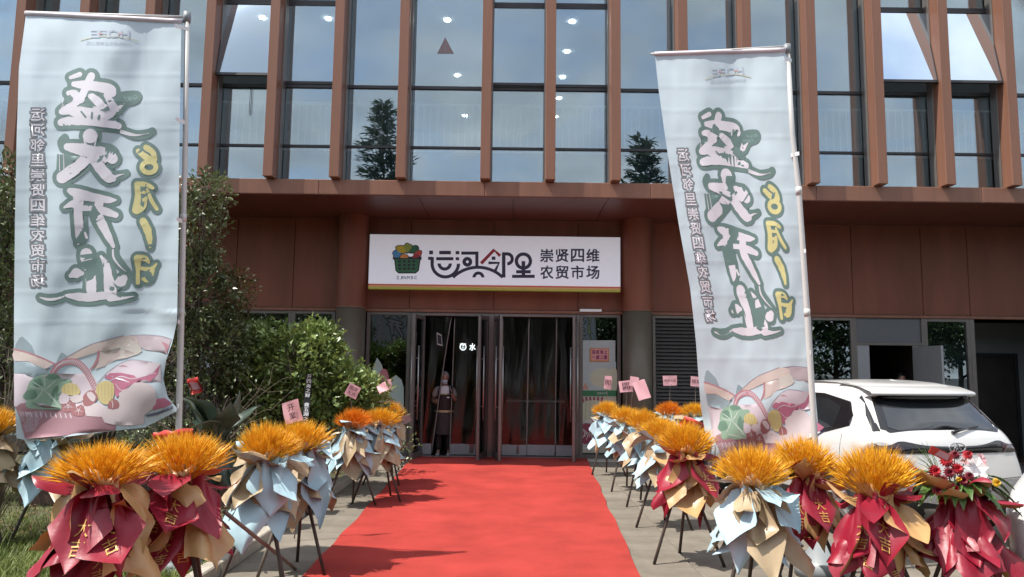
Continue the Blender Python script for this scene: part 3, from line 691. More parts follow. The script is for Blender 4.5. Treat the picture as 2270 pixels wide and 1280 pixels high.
A.poly('peach', [(1290, 864), (1298, 848), (1305, 864)], 3)
A.rect('green', 1288, 866, 1366, 879, 4)
A.rect('ivory', 1288, 879, 1366, 1004, 4.2)
for k_ in range(6): A.poly('crimson', [(1288 + k_ * 9, 880), (1292 + k_ * 9, 880), (1296 + k_ * 8, 892), (1290 + k_ * 8, 893)], 5)
A.poly('cream', [(1288, 896), (1310, 888), (1335, 893), (1340, 930), (1288, 932)], 5, 2)
for k_ in range(5): A.stroke('olive', [(1290 + k_ * 9, 892, .5), (1286 + k_ * 11, 930, .5)], 6, n=2)
A.poly('white', [(1288, 935), (1345, 935), (1350, 970), (1335, 992), (1288, 994)], 6.2, 2)
A.poly('crimson', [(1288, 942), (1325, 945), (1330, 965), (1318, 980), (1288, 982)], 7, 3)
for k_ in range(7): A.stroke('white', [(1290 + k_ * 5, 948 + (k_ % 3) * 5, .7), (1296 + k_ * 4, 962, .9), (1288 + k_ * 6, 975 - (k_ % 2) * 6, .6)], 8, n=3)
for yv in (938, 986, 990): A.stroke('dark', [(1288, yv, .4), (1315, yv + 1, .4), (1342, yv - 1, .4)], 8.5, n=3)
for q in range(5): A.text('white', '买菜农市场'[q], 1324 + q * 4.6, 870, 1327.6 + q * 4.6, 874.5, 6, .01)
PM2 = dict(PM); PM2['white'] = PM['white']
A.m['film'] = MB(); A.m['film'].add(A.m['white'].v[:0], [])
for k_ in ('film',): A.m.pop(k_)
A.build(rp_, PM2, {'grey': 'poster_sheet', 'white': 'bowl_shape', 'cream': 'disc_shape', 'peach': 'hill_shape', 'green': 'green_band', 'ivory': 'lower_sheet', 'crimson': 'noodle_shape', 'olive': 'hatching', 'dark': 'outline'})
no = empty('paper_notice', px(1328, 800, YP - .02), 'pink paper notice with orange border taped to the right side window', 'notice')
def nfn(x, y, e):
    p = px(x, y, YP - .02); return Vector((p.x, YP - .02 - e * .0012, p.z))
a = px(1308, 772, YP - .02); b = px(1350, 802, YP - .02)
m_ = MB(); m_.box(a.x, b.x, YP - .02, YP - .017, b.z, a.z); B(m_, 'sheet', pm('notice_orange', (.62, .26, .08), .6), no)
A = Art(nfn, flip=True); A.rect('pink', 1311, 774.5, 1347.5, 799.5, .5)
for q, ch in enumerate('买菜请上'): A.text('dark', ch, 1313 + q * 8.6, 777, 1319.8 + q * 8.6, 785, 2, .03)
for q, ch in enumerate('一楼二楼'): 
    if ch in '一': A.rect('dark', 1313, 791.6, 1320, 792.8, 2)
    elif ch == '二': A.rect('dark', 1331, 789.5, 1336, 790.6, 2); A.rect('dark', 1330, 794, 1337, 795.2, 2)
    else: A.text('dark', ch, 1313 + q * 8.6, 788, 1319.8 + q * 8.6, 797, 2, .03)
A.build(no, {'pink': pm('notice_pink', (.70, .33, .32), .7), 'dark': pm('notice_ink', (.20, .02, .10), .6)}, {'pink': 'paper', 'dark': 'lettering'})
# small white label stuck on the plastic strip
m_ = MB(); yq = YW + .09
q = [px(968, 737, yq), px(979, 743, yq), px(981, 768, yq), px(969, 764, yq)]
m_.add(q + [p + Vector((0, .004, 0)) for p in q], [(0, 1, 2, 3), (7, 6, 5, 4), (0, 4, 5, 1), (1, 5, 6, 2), (2, 6, 7, 3), (3, 7, 4, 0)])
lbx = empty('strip_label', px(975, 768, yq), 'small white sticker on the left plastic strip of the entrance', 'sticker')
B(m_, 'label_sheet', pm('label_white', (.55, .57, .57), .5), lbx)
m_ = MB(); q2 = [p.lerp((q[0] + q[1] + q[2] + q[3]) / 4, .22) + Vector((0, -.003, 0)) for p in q]; m_.add(q2, [(0, 1, 2, 3)]); B(m_, 'label_print', 'dframe', lbx)
# glowing stall sign deep inside the hall
YI = 19.5
gs = empty('stall_sign', px(1036, 777, YI), 'glowing white two character sign deep inside the dark hall', 'sign')
def ifn(x, y, e):
    p = px(x, y, YI); return Vector((p.x, YI - e * .002, p.z))
A = Art(ifn, flip=True)
A.ring('glow', 1026.5, 769.5, 5.6, 7.4, 1, -75, 255, 26, 1.05); A.stroke('glow', [(1024.5, 761.5, .9), (1027.5, 764.5, .9)], n=1); A.rect('glow', 1023.6, 766.4, 1029.6, 767.9); A.rect('glow', 1023.6, 771, 1029.6, 772.5); A.stroke('glow', [(1020.5, 763, .8), (1032.5, 763, .8)], n=1)
A.text('glow', '水', 1041, 762, 1054, 777, 1, .025)
A.build(gs, {'glow': pm('sign_glow', (.82, .95, 1), .5, var=0, emit=1.6)}, {'glow': 'glowing_lettering'})
m_ = MB(); a, b = px(1010, 752, YI), px(1072, 786, YI); m_.bbox(a.x, b.x, YI + .01, YI + .08, b.z, a.z); B(m_, 'backing_board', 'black', gs)
m_ = MB(); m_.box((a.x + b.x) / 2 - .02, (a.x + b.x) / 2 + .02, YI + .02, YI + .06, a.z, 3.3); B(m_, 'hanger', 'black', gs)
# stall counter seen faintly through the right doors
ct = empty('market_counter', px(1190, 990, 18.5), 'low white topped stall counter inside behind the right doors', 'counter')
a, b = px(1150, 838, 18.5), px(1215, 990, 18.5)
m_ = MB(); m_.bbox(a.x - .3, b.x + .4, 18.5, 19.3, 0.92, .97); B(m_, 'counter_top', 'whitepaint', ct)
m_ = MB(); m_.bbox(a.x - .25, b.x + .35, 18.55, 19.25, 0.004, .92); B(m_, 'counter_body', 'intdark', ct)
# white appliance behind the right hand window
ap = empty('cabinet_unit', px(2100, 1000, YW + .35), 'grey cabinet unit standing behind the window beside the service door', 'cabinet')
a, b = px(2083, 817, YW + .3), px(2120, 1000, YW + .3)
m_ = MB(); m_.bbox(a.x, b.x, YW + .3, YW + .7, .004, a.z, .04); B(m_, 'body', 'greymetal', ap)
m_ = MB(); m_.bbox(a.x + .03, b.x - .03, YW + .285, YW + .3, a.z - .5, a.z - .06, .01); B(m_, 'front_panel', pm('cabinet_panel', (.30, .33, .33), .4), ap)
# ================================================================ banner flags
C5 = lambda x, y: (100 + x * .2344, 130 + y * .2344)
C6 = lambda x, y: (100 + x * .2344, 400 + y * .2344)
CB = lambda x, y: (20 + x / 4.74, 720 + y / 4.74)
def fit(src, dst, terms):
    A_ = np.array([terms(*p) for p in src]); return np.linalg.lstsq(A_, np.array(dst, float), rcond=None)[0]
T_ = lambda u, v: (1, u / 400, v / 900, u * v / 360000, (v / 900) ** 2, (u / 400) * (v / 900) ** 2, (v / 900) ** 3)
src = [(58, 32), (402, 50), (240, 85), (135, 155), (345, 290), (85, 252), (85, 625), (330, 320), (303, 630), (85, 665), (305, 650), (48, 746), (155, 797), (235, 847), (52, 876), (315, 744), (35, 972), (395, 700), (395, 330), (40, 400)]
dst = [(1450, 120), (1742, 118), (1604, 175), (1548, 250), (1712, 380), (1530, 350), (1585, 700), (1700, 405), (1734, 703), (1590, 745), (1738, 725), (1564, 825), (1644, 872), (1709, 913), (1582, 949), (1769, 816), (1600, 1035), (1797, 770), (1764, 420), (1485, 470)]
CO = fit(src, dst, T_)
def L2R(u, v):
    p = np.array(T_(u, v)) @ CO; return float(p[0]), float(p[1])
def fb(name, label, outline, depth, pole, arm, ties, remap, base_y):
    root = empty(name, pole[-1], label, 'banner', 'opening banners beside the carpet')
    Lf, Rt, Tp, Bt = outline
    def D(u, v): return depth(u, v)
    rows = []; NT, NS = 190, 90
    for j in range(NT + 1):
        t = j / NT; r_ = []
        for i in range(NS + 1):
            s = i / NS; v0 = Tp(s); v1 = Bt(s); v = v0 + (v1 - v0) * t; u = Lf(v) + (Rt(v) - Lf(v)) * s
            r_.append(px(u, v, D(u, v)))
        rows.append(r_)
    c = MB(); c.grid(rows, 0, 0); c.f = [tuple(reversed(f)) for f in c.f]
    cl = c.build('cloth', M['cloth'], root, True)
    # hem sleeve along the top
    hm = MB(); hm.tube([r + Vector((0, 0, .0)) for r in rows[0][::6]], .022, 10); hm.build('hem_sleeve', M['cloth_hem'], root, True)
    p = MB(); p.tube(pole, [.022 if q < 3 else .026 for q in range(len(pole))], 12); p.build('pole', M['polewhite'], root, True)
    ah = MB(); ah.tube(arm, .012, 8); ah.build('top_arm', M['polewhite'], root, True)
    e = MB(); e.tube([pole[0] + Vector((0, 0, -.07)), pole[0] + Vector((0, 0, .025))], .032, 12); e.build('corner_joint', M['greyplastic'], root, True)
    for (a, b) in ties:
        tb = MB(); d = (b - a); d.normalize(); tb.obox((a + b) / 2 + Vector((0, -.026, 0)), (d, d.cross(Vector((0, -1, 0))).normalized(), Vector((0, -1, 0))), (b - a).length / 2 + .03, .017, .004); tb.build('tie', M['tiewhite'], root)
    for q in (2, 3):
        j_ = MB(); j_.tube([pole[q] + Vector((0, 0, .02)), pole[q] - Vector((0, 0, .05))], .027, 12); j_.build('pole_joint', M['polewhite'], root, True)
    # water base
    bx = MB(); P0 = pole[-1]; bx.tube([(P0.x, P0.y, .0), (P0.x, P0.y, .10), (P0.x, P0.y, .14), (P0.x, P0.y, .3)], [.23, .23, .17, .05], 20); bx.build('base', M['greyplastic'], root, True)
    # ---- print
    def fn(x, y, e_):
        u, v = remap(x, y); q = px(u, v, D(u, v)); return q + Vector((0, -1, 0)) * (.0016 + e_ * .0005)
    A = Art(fn, flip=True); A.step = 9.0
    O, I, Y_ = 'outline', 'white', 'yellow'
    def br(pts, cm_, key=I, rim=41, out=True):
        P = [(*cm_(x, y), w * .2344) for (x, y, w) in pts]
        if out: A.stroke(O, P, 3, grow=rim * .2344, n=4, rough=.05)
        A.stroke(key, P, 6, n=6, rough=.16)
    def gp(pts, cm_, key=O, l=8, sm=0): A.poly(key, [cm_(*p) for p in pts], l, sm)
    def hair(pts, cm_, key=I, l=7): A.stroke(key, [(*cm_(x, y), w * .2344) for (x, y, w) in pts], l, n=4)
    # first character
    for s_ in ([(245, 182, 18), (330, 153, 24)], [(440, 168, 36), (410, 230, 38), (375, 310, 36), (330, 380, 38), (250, 450, 40), (170, 498, 30)], [(275, 245, 26), (400, 255, 45), (520, 272, 46), (610, 295, 52), (640, 330, 38)],
               [(225, 330, 24), (280, 335, 38), (335, 385, 44)], [(430, 350, 28), (490, 400, 40), (560, 465, 34), (620, 470, 30)], [(585, 350, 30), (640, 440, 36), (680, 480, 26), (700, 470, 20), (750, 428, 5)], [(645, 490, 36), (600, 560, 36)],
               [(160, 505, 28), (300, 500, 44), (450, 500, 44), (560, 520, 48), (640, 505, 34)], [(155, 607, 34), (300, 583, 50), (450, 588, 50), (600, 612, 44), (695, 640, 32)]): br(s_, C5)
    A.stroke(O, [(*C5(700, 660), 10), (*C5(840, 725), 11.5), (*C5(960, 718), 11), (*C5(1015, 690), 9)], 3, n=4)
    for q in (0, 14, 26): hair([(715, 678 + q, 5), (800, 706 + q * .8, 6), (880, 722 + q * .4, 3), (985, 712 - q * .2, 1)], C5)
    A.poly(O, [C5(*p) for p in [(640, 385), (680, 340), (740, 312), (880, 308), (922, 365), (880, 430), (800, 455), (740, 480), (700, 420)]], 3.4, 3)
    for (a, b) in (((345, 505, 8), (385, 555, 9)), ((447, 515, 9), (443, 566, 9)), ((516, 545, 11), (508, 572, 11))): A.stroke(O, [(*C5(a[0], a[1]), a[2] * .2344), (*C5(b[0], b[1]), b[2] * .2344)], 8, n=2)
    gp([(522, 492), (600, 450), (616, 490), (560, 503)], C5); gp([(300, 447), (402, 428), (432, 432), (460, 472), (400, 465)], C5); gp([(140, 538), (230, 530), (275, 556), (200, 545)], C5); gp([(588, 586), (690, 535), (700, 560), (655, 592)], C5)
    gp([(255, 282), (340, 290), (325, 325), (300, 300)], C5); gp([(380, 380), (410, 312), (490, 318), (530, 348), (415, 335), (400, 370)], C5); gp([(175, 430), (185, 370), (240, 375), (265, 400), (215, 430)], C5)
    for q in (0, 14): hair([(162 + q, 470, 2.5), (176 + q, 375, 2)], C5)
    # second character
    for s_ in ([(430, 735, 70), (425, 810, 56), (415, 900, 56), (340, 1000, 54), (165, 1128, 56)], [(215, 838, 36), (320, 858, 54), (480, 892, 60), (600, 920, 72), (640, 950, 50)], [(450, 930, 54), (520, 1030, 52), (600, 1120, 52), (640, 1135, 36)]): br(s_, C5)
    A.stroke(O, [(*C5(600, 1110), 14), (*C5(700, 1110), 12), (*C5(770, 1085), 9)], 3, n=3)
    A.stroke(O, [(*C5(190, 745), 8), (*C5(150, 790), 8), (*C5(170, 850), 9)], 3, n=3)
    gp([(115, 905), (365, 930), (200, 1065), (105, 1110)], C5, O, 3.2)
    for q in (0, 40): hair([(142 + q, 1065, 4), (140 + q, 960, 3), (138 + q * 1.02, 900, 1.5)], C5)
    for q in (0, 16): hair([(650, 1135 - q, 8), (700, 1110 - q * .5, 5), (750, 1095, 2)], C5)
    # third
    for s_ in ([(235, 100, 26), (320, 130, 48), (450, 162, 44), (600, 187, 32), (670, 188, 10)], [(185, 258, 10), (270, 225, 36), (330, 262, 40)], [(330, 265, 28), (460, 270, 28), (560, 292, 38), (670, 330, 28)], [(320, 150, 50), (314, 300, 42), (325, 450, 42), (328, 545, 38), (318, 600, 12)], [(520, 200, 38), (500, 320, 44), (550, 430, 42), (610, 550, 32), (648, 625, 18)]): br(s_, C6)
    A.stroke(O, [(*C6(640, 620), 13), (*C6(655, 730), 14), (*C6(790, 880), 9)], 3, n=4)
    hair([(645, 660, 9), (652, 735, 10), (710, 815, 7), (770, 868, 2)], C6); hair([(380, 500, 12), (398, 545, 12)], C6)
    # fourth
    for s_ in ([(392, 700, 58), (405, 790, 52), (440, 900, 42), (440, 1040, 48)], [(245, 905, 20), (300, 880, 46), (350, 882, 22)], [(530, 720, 12), (580, 800, 32), (600, 920, 44), (620, 1040, 58), (620, 1105, 44)], [(665, 978, 22), (718, 958, 50), (748, 930, 36)],
               [(200, 1090, 12), (290, 1100, 36), (420, 1108, 42), (560, 1092, 36), (640, 1112, 32), (740, 1115, 13), (840, 1097, 4)]): br(s_, C6)
    br([(-45, 1108, 5), (30, 1128, 13), (110, 1122, 13), (180, 1098, 7)], C6)
    gp([(480, 700), (560, 740), (560, 1030), (490, 1040)], C6, O, 3.2)
    hair([(388, 930, 2), (395, 1030, 4)], C6); gp([(640, 960), (700, 1010), (740, 1005), (690, 1045)], C6)
    # date, yellow
    for (s_, cm_) in (([(885, 878, 24), (950, 930, 28), (1010, 962, 26)], C5), ([(955, 842, 26), (1020, 890, 28), (1042, 960, 22)], C5), ([(872, 40, 26), (880, 150, 30), (860, 285, 34)], C6), ([(872, 36, 24), (960, 42, 22), (1020, 74, 16)], C6), ([(968, 90, 14), (1010, 195, 20), (1060, 275, 16)], C6),
                      ([(890, 112, 16), (955, 118, 16)], C6), ([(885, 190, 16), (955, 185, 16)], C6), ([(870, 290, 34), (930, 250, 28), (955, 170, 16)], C6), ([(930, 390, 36), (970, 470, 36), (990, 560, 27), (995, 630, 14)], C6),
                      ([(878, 742, 38), (880, 850, 20), (880, 970, 20)], C6), ([(890, 735, 30), (950, 742, 26), (985, 778, 12)], C6), ([(890, 830, 18), (1000, 842, 20), (1055, 792, 10)], C6), ([(1012, 850, 28), (970, 930, 38), (930, 935, 16)], C6)):
        br(s_, cm_, Y_, 34)
    ring = [(985 + 66 * math.cos(k * .7), 1030 + 52 * math.sin(k * .7), 23) for k in range(9)]
    P = [(*C5(x, y), w * .2344) for (x, y, w) in ring]; A.stroke(O, P, 3, grow=8, n=4); A.stroke(Y_, P, 6, n=5, closed=True)
    # small column of text, seen from the back
    for q, ch in enumerate('运河邻里崇贤四维农贸市场'):
        y0 = 240 + q * 33.4; A.text(O + '2', ch, 67, y0, 102, y0 + 30.5, 2,   .06, True); A.text(I, ch, 69.5, y0 + 2, 99.5, y0 + 28.5, 5, .012, True)
    A.text('palegreen', 'Grand', 275, 212, 305, 221, 6, .0, True); A.text('palegreen', 'Opening', 252, 221, 292, 230, 6, .0, True)
    # crest at the top
    for q, ch in enumerate('HCFE'): A.text('crest', ch, 268 - q * 22, 68, 287 - q * 22, 84, 4, .02, True)
    A.rect('crestred', 262, 74.5, 272, 77, 5); A.rect('crestred', 218, 74.5, 228, 77, 5)
    A.stroke('crestyel', [(180, 90, .8), (205, 84, .9), (240, 81, .9), (275, 84, .9), (305, 91, .8)], 4, n=4)
    for q, ch in enumerate('杭州市商贸业有限公司'): A.text('crest', ch, 281 - q * 9.8, 92, 289.5 - q * 9.8, 100, 4, .0, True)
    # market basket picture
    def P_(key, pts, l=2, sm=0): A.poly(key, [CB(*p) for p in pts], l, sm)
    def S_(key, pts, l=3, n=4): A.stroke(key, [(*CB(x, y), w / 4.74) for (x, y, w) in pts], l, n=n)
    P_('slate', [(60, 270), (70, 210), (110, 140), (140, 125), (180, 160), (240, 220), (280, 330), (180, 300)], 1); P_('slate', [(500, 390), (540, 310), (560, 292), (600, 320), (620, 340), (560, 390)], 1)
    P_('slate', [(55, 390), (180, 400), (330, 430), (440, 460), (390, 500), (260, 560), (55, 510)], 1)
    P_('lilac', [(55, 515), (160, 520), (280, 560), (460, 510), (700, 520), (850, 500), (930, 600), (900, 860), (500, 880), (160, 830), (80, 860), (55, 860)], 1.6)
    P_('peach', [(55, 262), (200, 300), (350, 360), (470, 415), (370, 465), (200, 385), (55, 380)], 2.4, 2); S_('rose', [(55, 258, 9), (200, 295, 9), (350, 352, 9), (480, 412, 8)], 3)
    P_('peach', [(520, 390), (640, 320), (850, 220), (1040, 165), (1200, 118), (1330, 130), (1350, 200), (1180, 240), (950, 285), (760, 345), (600, 380)], 2.2, 2); S_('mauve', [(400, 460, 4), (620, 335, 5), (850, 215, 5), (1080, 150, 6), (1200, 118, 5)], 3)
    P_('mauvefill', [(1270, 120), (1400, 112), (1600, 125), (1710, 155), (1660, 310), (1420, 260), (1330, 200)], 2.0, 1); S_('mauve', [(1270, 118, 4), (1420, 108, 5), (1600, 122, 5), (1710, 155, 4)], 3)
    P_('cream', [(1120, 180), (1230, 150), (1340, 190), (1400, 280), (1300, 330), (1150, 360), (1180, 260)], 2.8, 2); P_('tanfill', [(960, 285), (1180, 250), (1330, 300), (1280, 340), (1130, 370), (1000, 440), (900, 470), (940, 400)], 2.6, 1); S_('rose', [(945, 285, 12), (935, 350, 14), (905, 420, 14), (860, 470, 8)], 3.4)
    P_('rose', [(1600, 175), (1660, 200), (1690, 230), (1650, 310), (1640, 240)], 3, 1)
    P_('lilac', [(1000, 520), (1150, 420), (1300, 370), (1500, 390), (1590, 410), (1600, 600), (1300, 620), (1100, 560)], 2.9, 1); S_('mauve', [(940, 600, 4), (1050, 490, 4), (1200, 395, 4), (1310, 370, 4), (1500, 395, 4)], 4)
    P_('magenta', [(1000, 560), (1060, 510), (1170, 505), (1300, 530), (1420, 540), (1520, 500), (1590, 420), (1560, 530), (1480, 600), (1300, 620), (1200, 700), (1130, 770), (1100, 680), (1080, 590)], 3.6, 1)
    S_('lilac', [(1060, 590, 3), (1180, 545, 6), (1290, 570, 4), (1400, 545, 6), (1520, 510, 4)], 5); S_('lilac', [(1120, 620, 3), (1180, 690, 4), (1260, 670, 4)], 5)
    P_('rose', [(1150, 440), (1200, 425), (1260, 445), (1200, 440)], 4)
    # handle
    S_('rose', [(460, 510, 28), (520, 430, 32), (620, 390, 34), (720, 400, 34), (800, 470, 34), (860, 570, 32), (910, 680, 28)], 4, 6)
    hp_ = catmull([(460, 510), (520, 430), (620, 390), (720, 400), (800, 470), (860, 570), (910, 680)], False, 5)
    for q in range(1, len(hp_) - 1):
        x, y = hp_[q]; S_('lilac', [(x - 14, y + 18, 3), (x + 12, y - 16, 5)], 5.4, 1)
    # basket body
    P_('plum', [(70, 870), (120, 830), (200, 815), (560, 880), (880, 860), (1100, 900), (1140, 1000), (1120, 1110), (600, 1165), (170, 1200), (120, 1000)], 2.6)
    P_('plumlight', [(90, 900), (380, 905), (340, 1000), (260, 1120), (165, 1130), (120, 1000)], 3)
    for q in range(10): S_('lilac', [(175 + q * 52, 910 + q * 3, 4), (188 + q * 52, 960 + q * 2, 7)], 5, 1)
    # cabbage
    P_('cabbage', [(150, 740), (190, 690), (220, 600), (300, 540), (420, 510), (520, 530), (560, 570), (640, 570), (660, 600), (600, 640), (540, 720), (540, 830), (560, 890), (200, 880), (190, 800), (150, 770)], 6, 2)
    P_('cabbagedark', [(160, 770), (190, 690), (280, 690), (300, 760), (220, 790)], 6.6, 2); P_('cabbagedark', [(380, 530), (480, 515), (540, 560), (420, 580)], 6.6, 2); P_('cabbagedark', [(460, 690), (520, 640), (530, 780), (450, 800)], 6.6, 2); P_('cabbagedark', [(240, 600), (330, 560), (360, 640), (300, 660)], 6.6, 2)
    for (a, b) in (((250, 600), (370, 680)), ((370, 560), (375, 680)), ((230, 650), (370, 690)), ((470, 600), (380, 690)), ((360, 690), (270, 800)), ((380, 690), (520, 860)), ((420, 720), (550, 880)), ((300, 830), (540, 890)), ((500, 580), (400, 660))): S_('cabbagelight', [(*a, 4), ((a[0] + b[0]) / 2 + 8, (a[1] + b[1]) / 2, 6), (*b, 3)], 7.4, 3)
    # pumpkin, mushrooms, tomatoes
    P_('corn', [(555, 690), (575, 640), (640, 612), (710, 630), (750, 690), (730, 740), (620, 740), (570, 725)], 8, 2)
    for q in range(4): S_('cornline', [(590 + q * 40, 630, 3), (585 + q * 42, 690, 4), (600 + q * 38, 735, 3)], 9, 3)
    P_('lilac', [(530, 760), (580, 720), (640, 760), (620, 820), (540, 830)], 9, 2); P_('brick', [(555, 850), (580, 800), (640, 790), (700, 830), (690, 890), (620, 920), (560, 900)], 8.4, 2); P_('brick', [(660, 900), (760, 840), (800, 890), (780, 960), (680, 950)], 8.4, 2)
    P_('blush', [(650, 770), (690, 740), (760, 745), (785, 790), (730, 820), (670, 815)], 9.4, 2); P_('brick', [(780, 760), (830, 700), (880, 690), (935, 740), (920, 800), (860, 850), (790, 850)], 8.8, 2); P_('blush', [(820, 720), (870, 705), (915, 760), (890, 810), (840, 770)], 9.6, 2)
    for (cx, cy) in ((625, 850), (735, 900)):
        for k_ in range(5): t_ = k_ * 1.256 + .3; S_('blush', [(cx, cy, 4), (cx + 42 * math.cos(t_), cy + 42 * math.sin(t_), 2)], 10, 1)
    P_('brick', [(1040, 880), (1060, 800), (1110, 780), (1160, 820), (1150, 880)], 8.4, 2); S_('blush', [(1085, 800, 3), (1095, 840, 5), (1090, 875, 3)], 9, 3)
    # corn cob
    P_('corn', [(915, 700), (940, 620), (1020, 590), (1100, 620), (1110, 720), (1080, 810), (1030, 840), (960, 810)], 8, 2)
    for q in range(5): S_('cornline', [(945 + q * 34, 620 - abs(2 - q) * -6, 2.5), (940 + q * 36, 720, 3.5), (960 + q * 28, 805, 2.5)], 9, 3)
    for q in range(9): S_('cornline', [(930, 640 + q * 20, 1.5), (1100, 640 + q * 20, 1.5)], 9.2, 1)
    # cloud and right corner
    P_('blush', [(750, 850), (880, 830), (960, 825), (1040, 880), (1150, 880), (1160, 720), (1260, 670), (1320, 610), (1470, 620), (1540, 700), (1550, 850), (1420, 950), (1420, 1040), (1200, 1060), (1010, 1030), (980, 970), (820, 960), (800, 890)], 7, 2)
    P_('magenta', [(1510, 880), (1560, 780), (1640, 770), (1720, 830), (1640, 870), (1520, 900)], 8, 1); P_('navy', [(1440, 950), (1560, 920), (1720, 850), (1725, 880), (1560, 950), (1450, 970)], 8.6)
    A.build(root, PR, {O: 'lettering_outline', O + '2': 'small_lettering_outline', I: 'lettering', Y_: 'date_lettering', 'palegreen': 'opening_lettering', 'crest': 'crest_lettering', 'crestred': 'crest_bar', 'crestyel': 'crest_arc', 'slate': 'mountain_print', 'lilac': 'lilac_print', 'peach': 'ribbon_print', 'rose': 'handle_print', 'mauve': 'line_print', 'mauvefill': 'ribbon_print', 'cream': 'blossom_print', 'tanfill': 'ribbon_print', 'magenta': 'petal_print', 'plum': 'basket_print', 'plumlight': 'basket_print', 'cabbage': 'cabbage_print', 'cabbagedark': 'cabbage_print', 'cabbagelight': 'cabbage_print', 'corn': 'corn_print', 'cornline': 'corn_print', 'brick': 'tomato_print', 'blush': 'cloud_print', 'navy': 'corner_print'})
    for ch in list(root.children):      # the same print on the side that faces the building
        for (nm_, dy) in (('lettering_outline', .0075), ('lettering', .0125), ('date_lettering', .0125)):
            if ch.name.split('.')[0] == nm_:
                c2 = ch.copy(); COL.objects.link(c2); c2.location.y += dy
    return root
def cl(name, c_): return pm(name, c_, .42, var=.03, scale=5, spec=.5, trans=.0, sheen=.2)
M['cloth'] = pm('satin_banner_cloth', (0.50, 0.595, 0.65), .38, var=.03, scale=2, bump=.05, bscale=300, sheen=.2)
M['cloth_hem'] = pm('banner_hem', (0.55, 0.50, 0.54), .5, var=.03)
M['polewhite'] = pm('white_pole', (0.56, 0.55, 0.53), .4, var=.08, scale=6, stretch=(1, 1, .1))
M['greyplastic'] = pm('grey_plastic', (0.22, 0.24, 0.25), .45, var=.08)
M['tiewhite'] = pm('white_tie', (0.75, 0.76, 0.78), .6, var=.03)
KEEP = ('outline', 'outline2', 'white', 'yellow', 'palegreen')
PR = {k: cl('banner_' + k, c_) for k, c_ in {q_: tuple(min(.8, w_ * (.92 if q_ in KEEP else .88) * 1.12 + (.0 if q_ in KEEP else .05) * c3_) for w_, c3_ in zip(c2_, (.60, .70, .765))) for q_, c2_ in dict(outline=(.125, .20, .185), outline2=(.17, .185, .20), white=(.66, .635, .69), yellow=(.60, .55, .25), palegreen=(.28, .42, .40), crest=(.44, .50, .58), crestred=(.52, .27, .26), crestyel=(.50, .49, .33),
      slate=(.24, .31, .345), lilac=(.56, .475, .52), peach=(.56, .455, .41), rose=(.40, .165, .19), mauve=(.29, .25, .30), mauvefill=(.45, .37, .40), cream=(.56, .52, .47), tanfill=(.53, .435, .40), magenta=(.42, .11, .19), plum=(.30, .135, .16), plumlight=(.35, .235, .27), cabbage=(.22, .34, .24), cabbagedark=(.10, .20, .135), cabbagelight=(.42, .52, .44), corn=(.52, .42, .17), cornline=(.40, .32, .13), brick=(.29, .09, .09), blush=(.56, .47, .48), navy=(.07, .07, .12)).items()}.items()}
# left banner
ip = lambda v, xs, ys: float(np.interp(v, xs, ys))
def crease(v, a=.0022):
    return sum(-a * math.exp(-((v - c_) / 3.0) ** 2) for c_ in (112, 166, 224, 286, 346, 420, 500, 575, 648, 715))
def dL(u, v):
    s = (u - 30) / 370.0
    y = 6.50 - .32 * s + .030 * math.sin(s * 7.5 + v * .004) * max(.2, 1 - v / 900) + .014 * math.sin(s * 15 + v * .011 + 1) + .012 * noise.noise((s * 4, v * .010, 1)) + .006 * noise.noise((s * 12, v * .02, 5))
    y += .10 - .20 * (1 - math.exp(-max(0, v - 34) / 150.0)) * (1 - .8 * s)
    y += .05 * max(0, (v - 720) / 250) * math.sin(s * 9 + v * .02) - .10 * max(0, (v - 780) / 200) ** 1.5 * (1 - s)
    for c_ in (70, 135, 230, 320): y += -.0022 * math.exp(-((u - c_) / 2.5) ** 2) * (v < 480)
    # tension folds running from the lower ties
    q = (u - 392) - (715 - v) * .9
    if v > 690: y += .02 * math.sin((v - 715) * .055 + (395 - u) * .03) * math.exp(-(395 - u) / 70.0)
    return y + crease(v)
Lf = lambda v: ip(v, [28, 90, 150, 300, 500, 700, 850, 980], [58, 50, 42, 37, 33, 31, 31, 37])
Rt = lambda v: ip(v, [28, 60, 300, 500, 690, 715, 760, 800, 840, 880, 905, 980], [402, 402, 398, 396, 393, 392, 382, 368, 362, 372, 392, 392])
poleL = [px(415, 34, 6.33), px(411, 300, 6.34), px(407, 480, 6.34), px(402, 690, 6.34), px(396, 960, 6.33), Vector((px(382, 1280, 6.31).x, 6.31, 0.06))]
def onpole(pole, z):
    for a, b in zip(pole, pole[1:]):
        if a.z >= z >= b.z: return a.lerp(b, (a.z - z) / (a.z - b.z))
tl = [(px(398, v, dL(398, v)), None) for v in (62, 268, 488, 714, 902)]
tiesL = [(a, onpole(poleL, a.z + .0)) for a, _ in tl]
fb('flag_banner', 'tall pale blue flag banner on the left with white pole over the lawn', (Lf, Rt, lambda s: 30 + 18 * s, lambda s: ip(s, [0, .1, .5, .8, 1], [972, 978, 960, 948, 912])), dL, poleL, [px(58, 27, dL(58, 30)), px(240, 33, 6.42), px(418, 38, 6.33)], tiesL, lambda x, y: (x, y), 5.17)
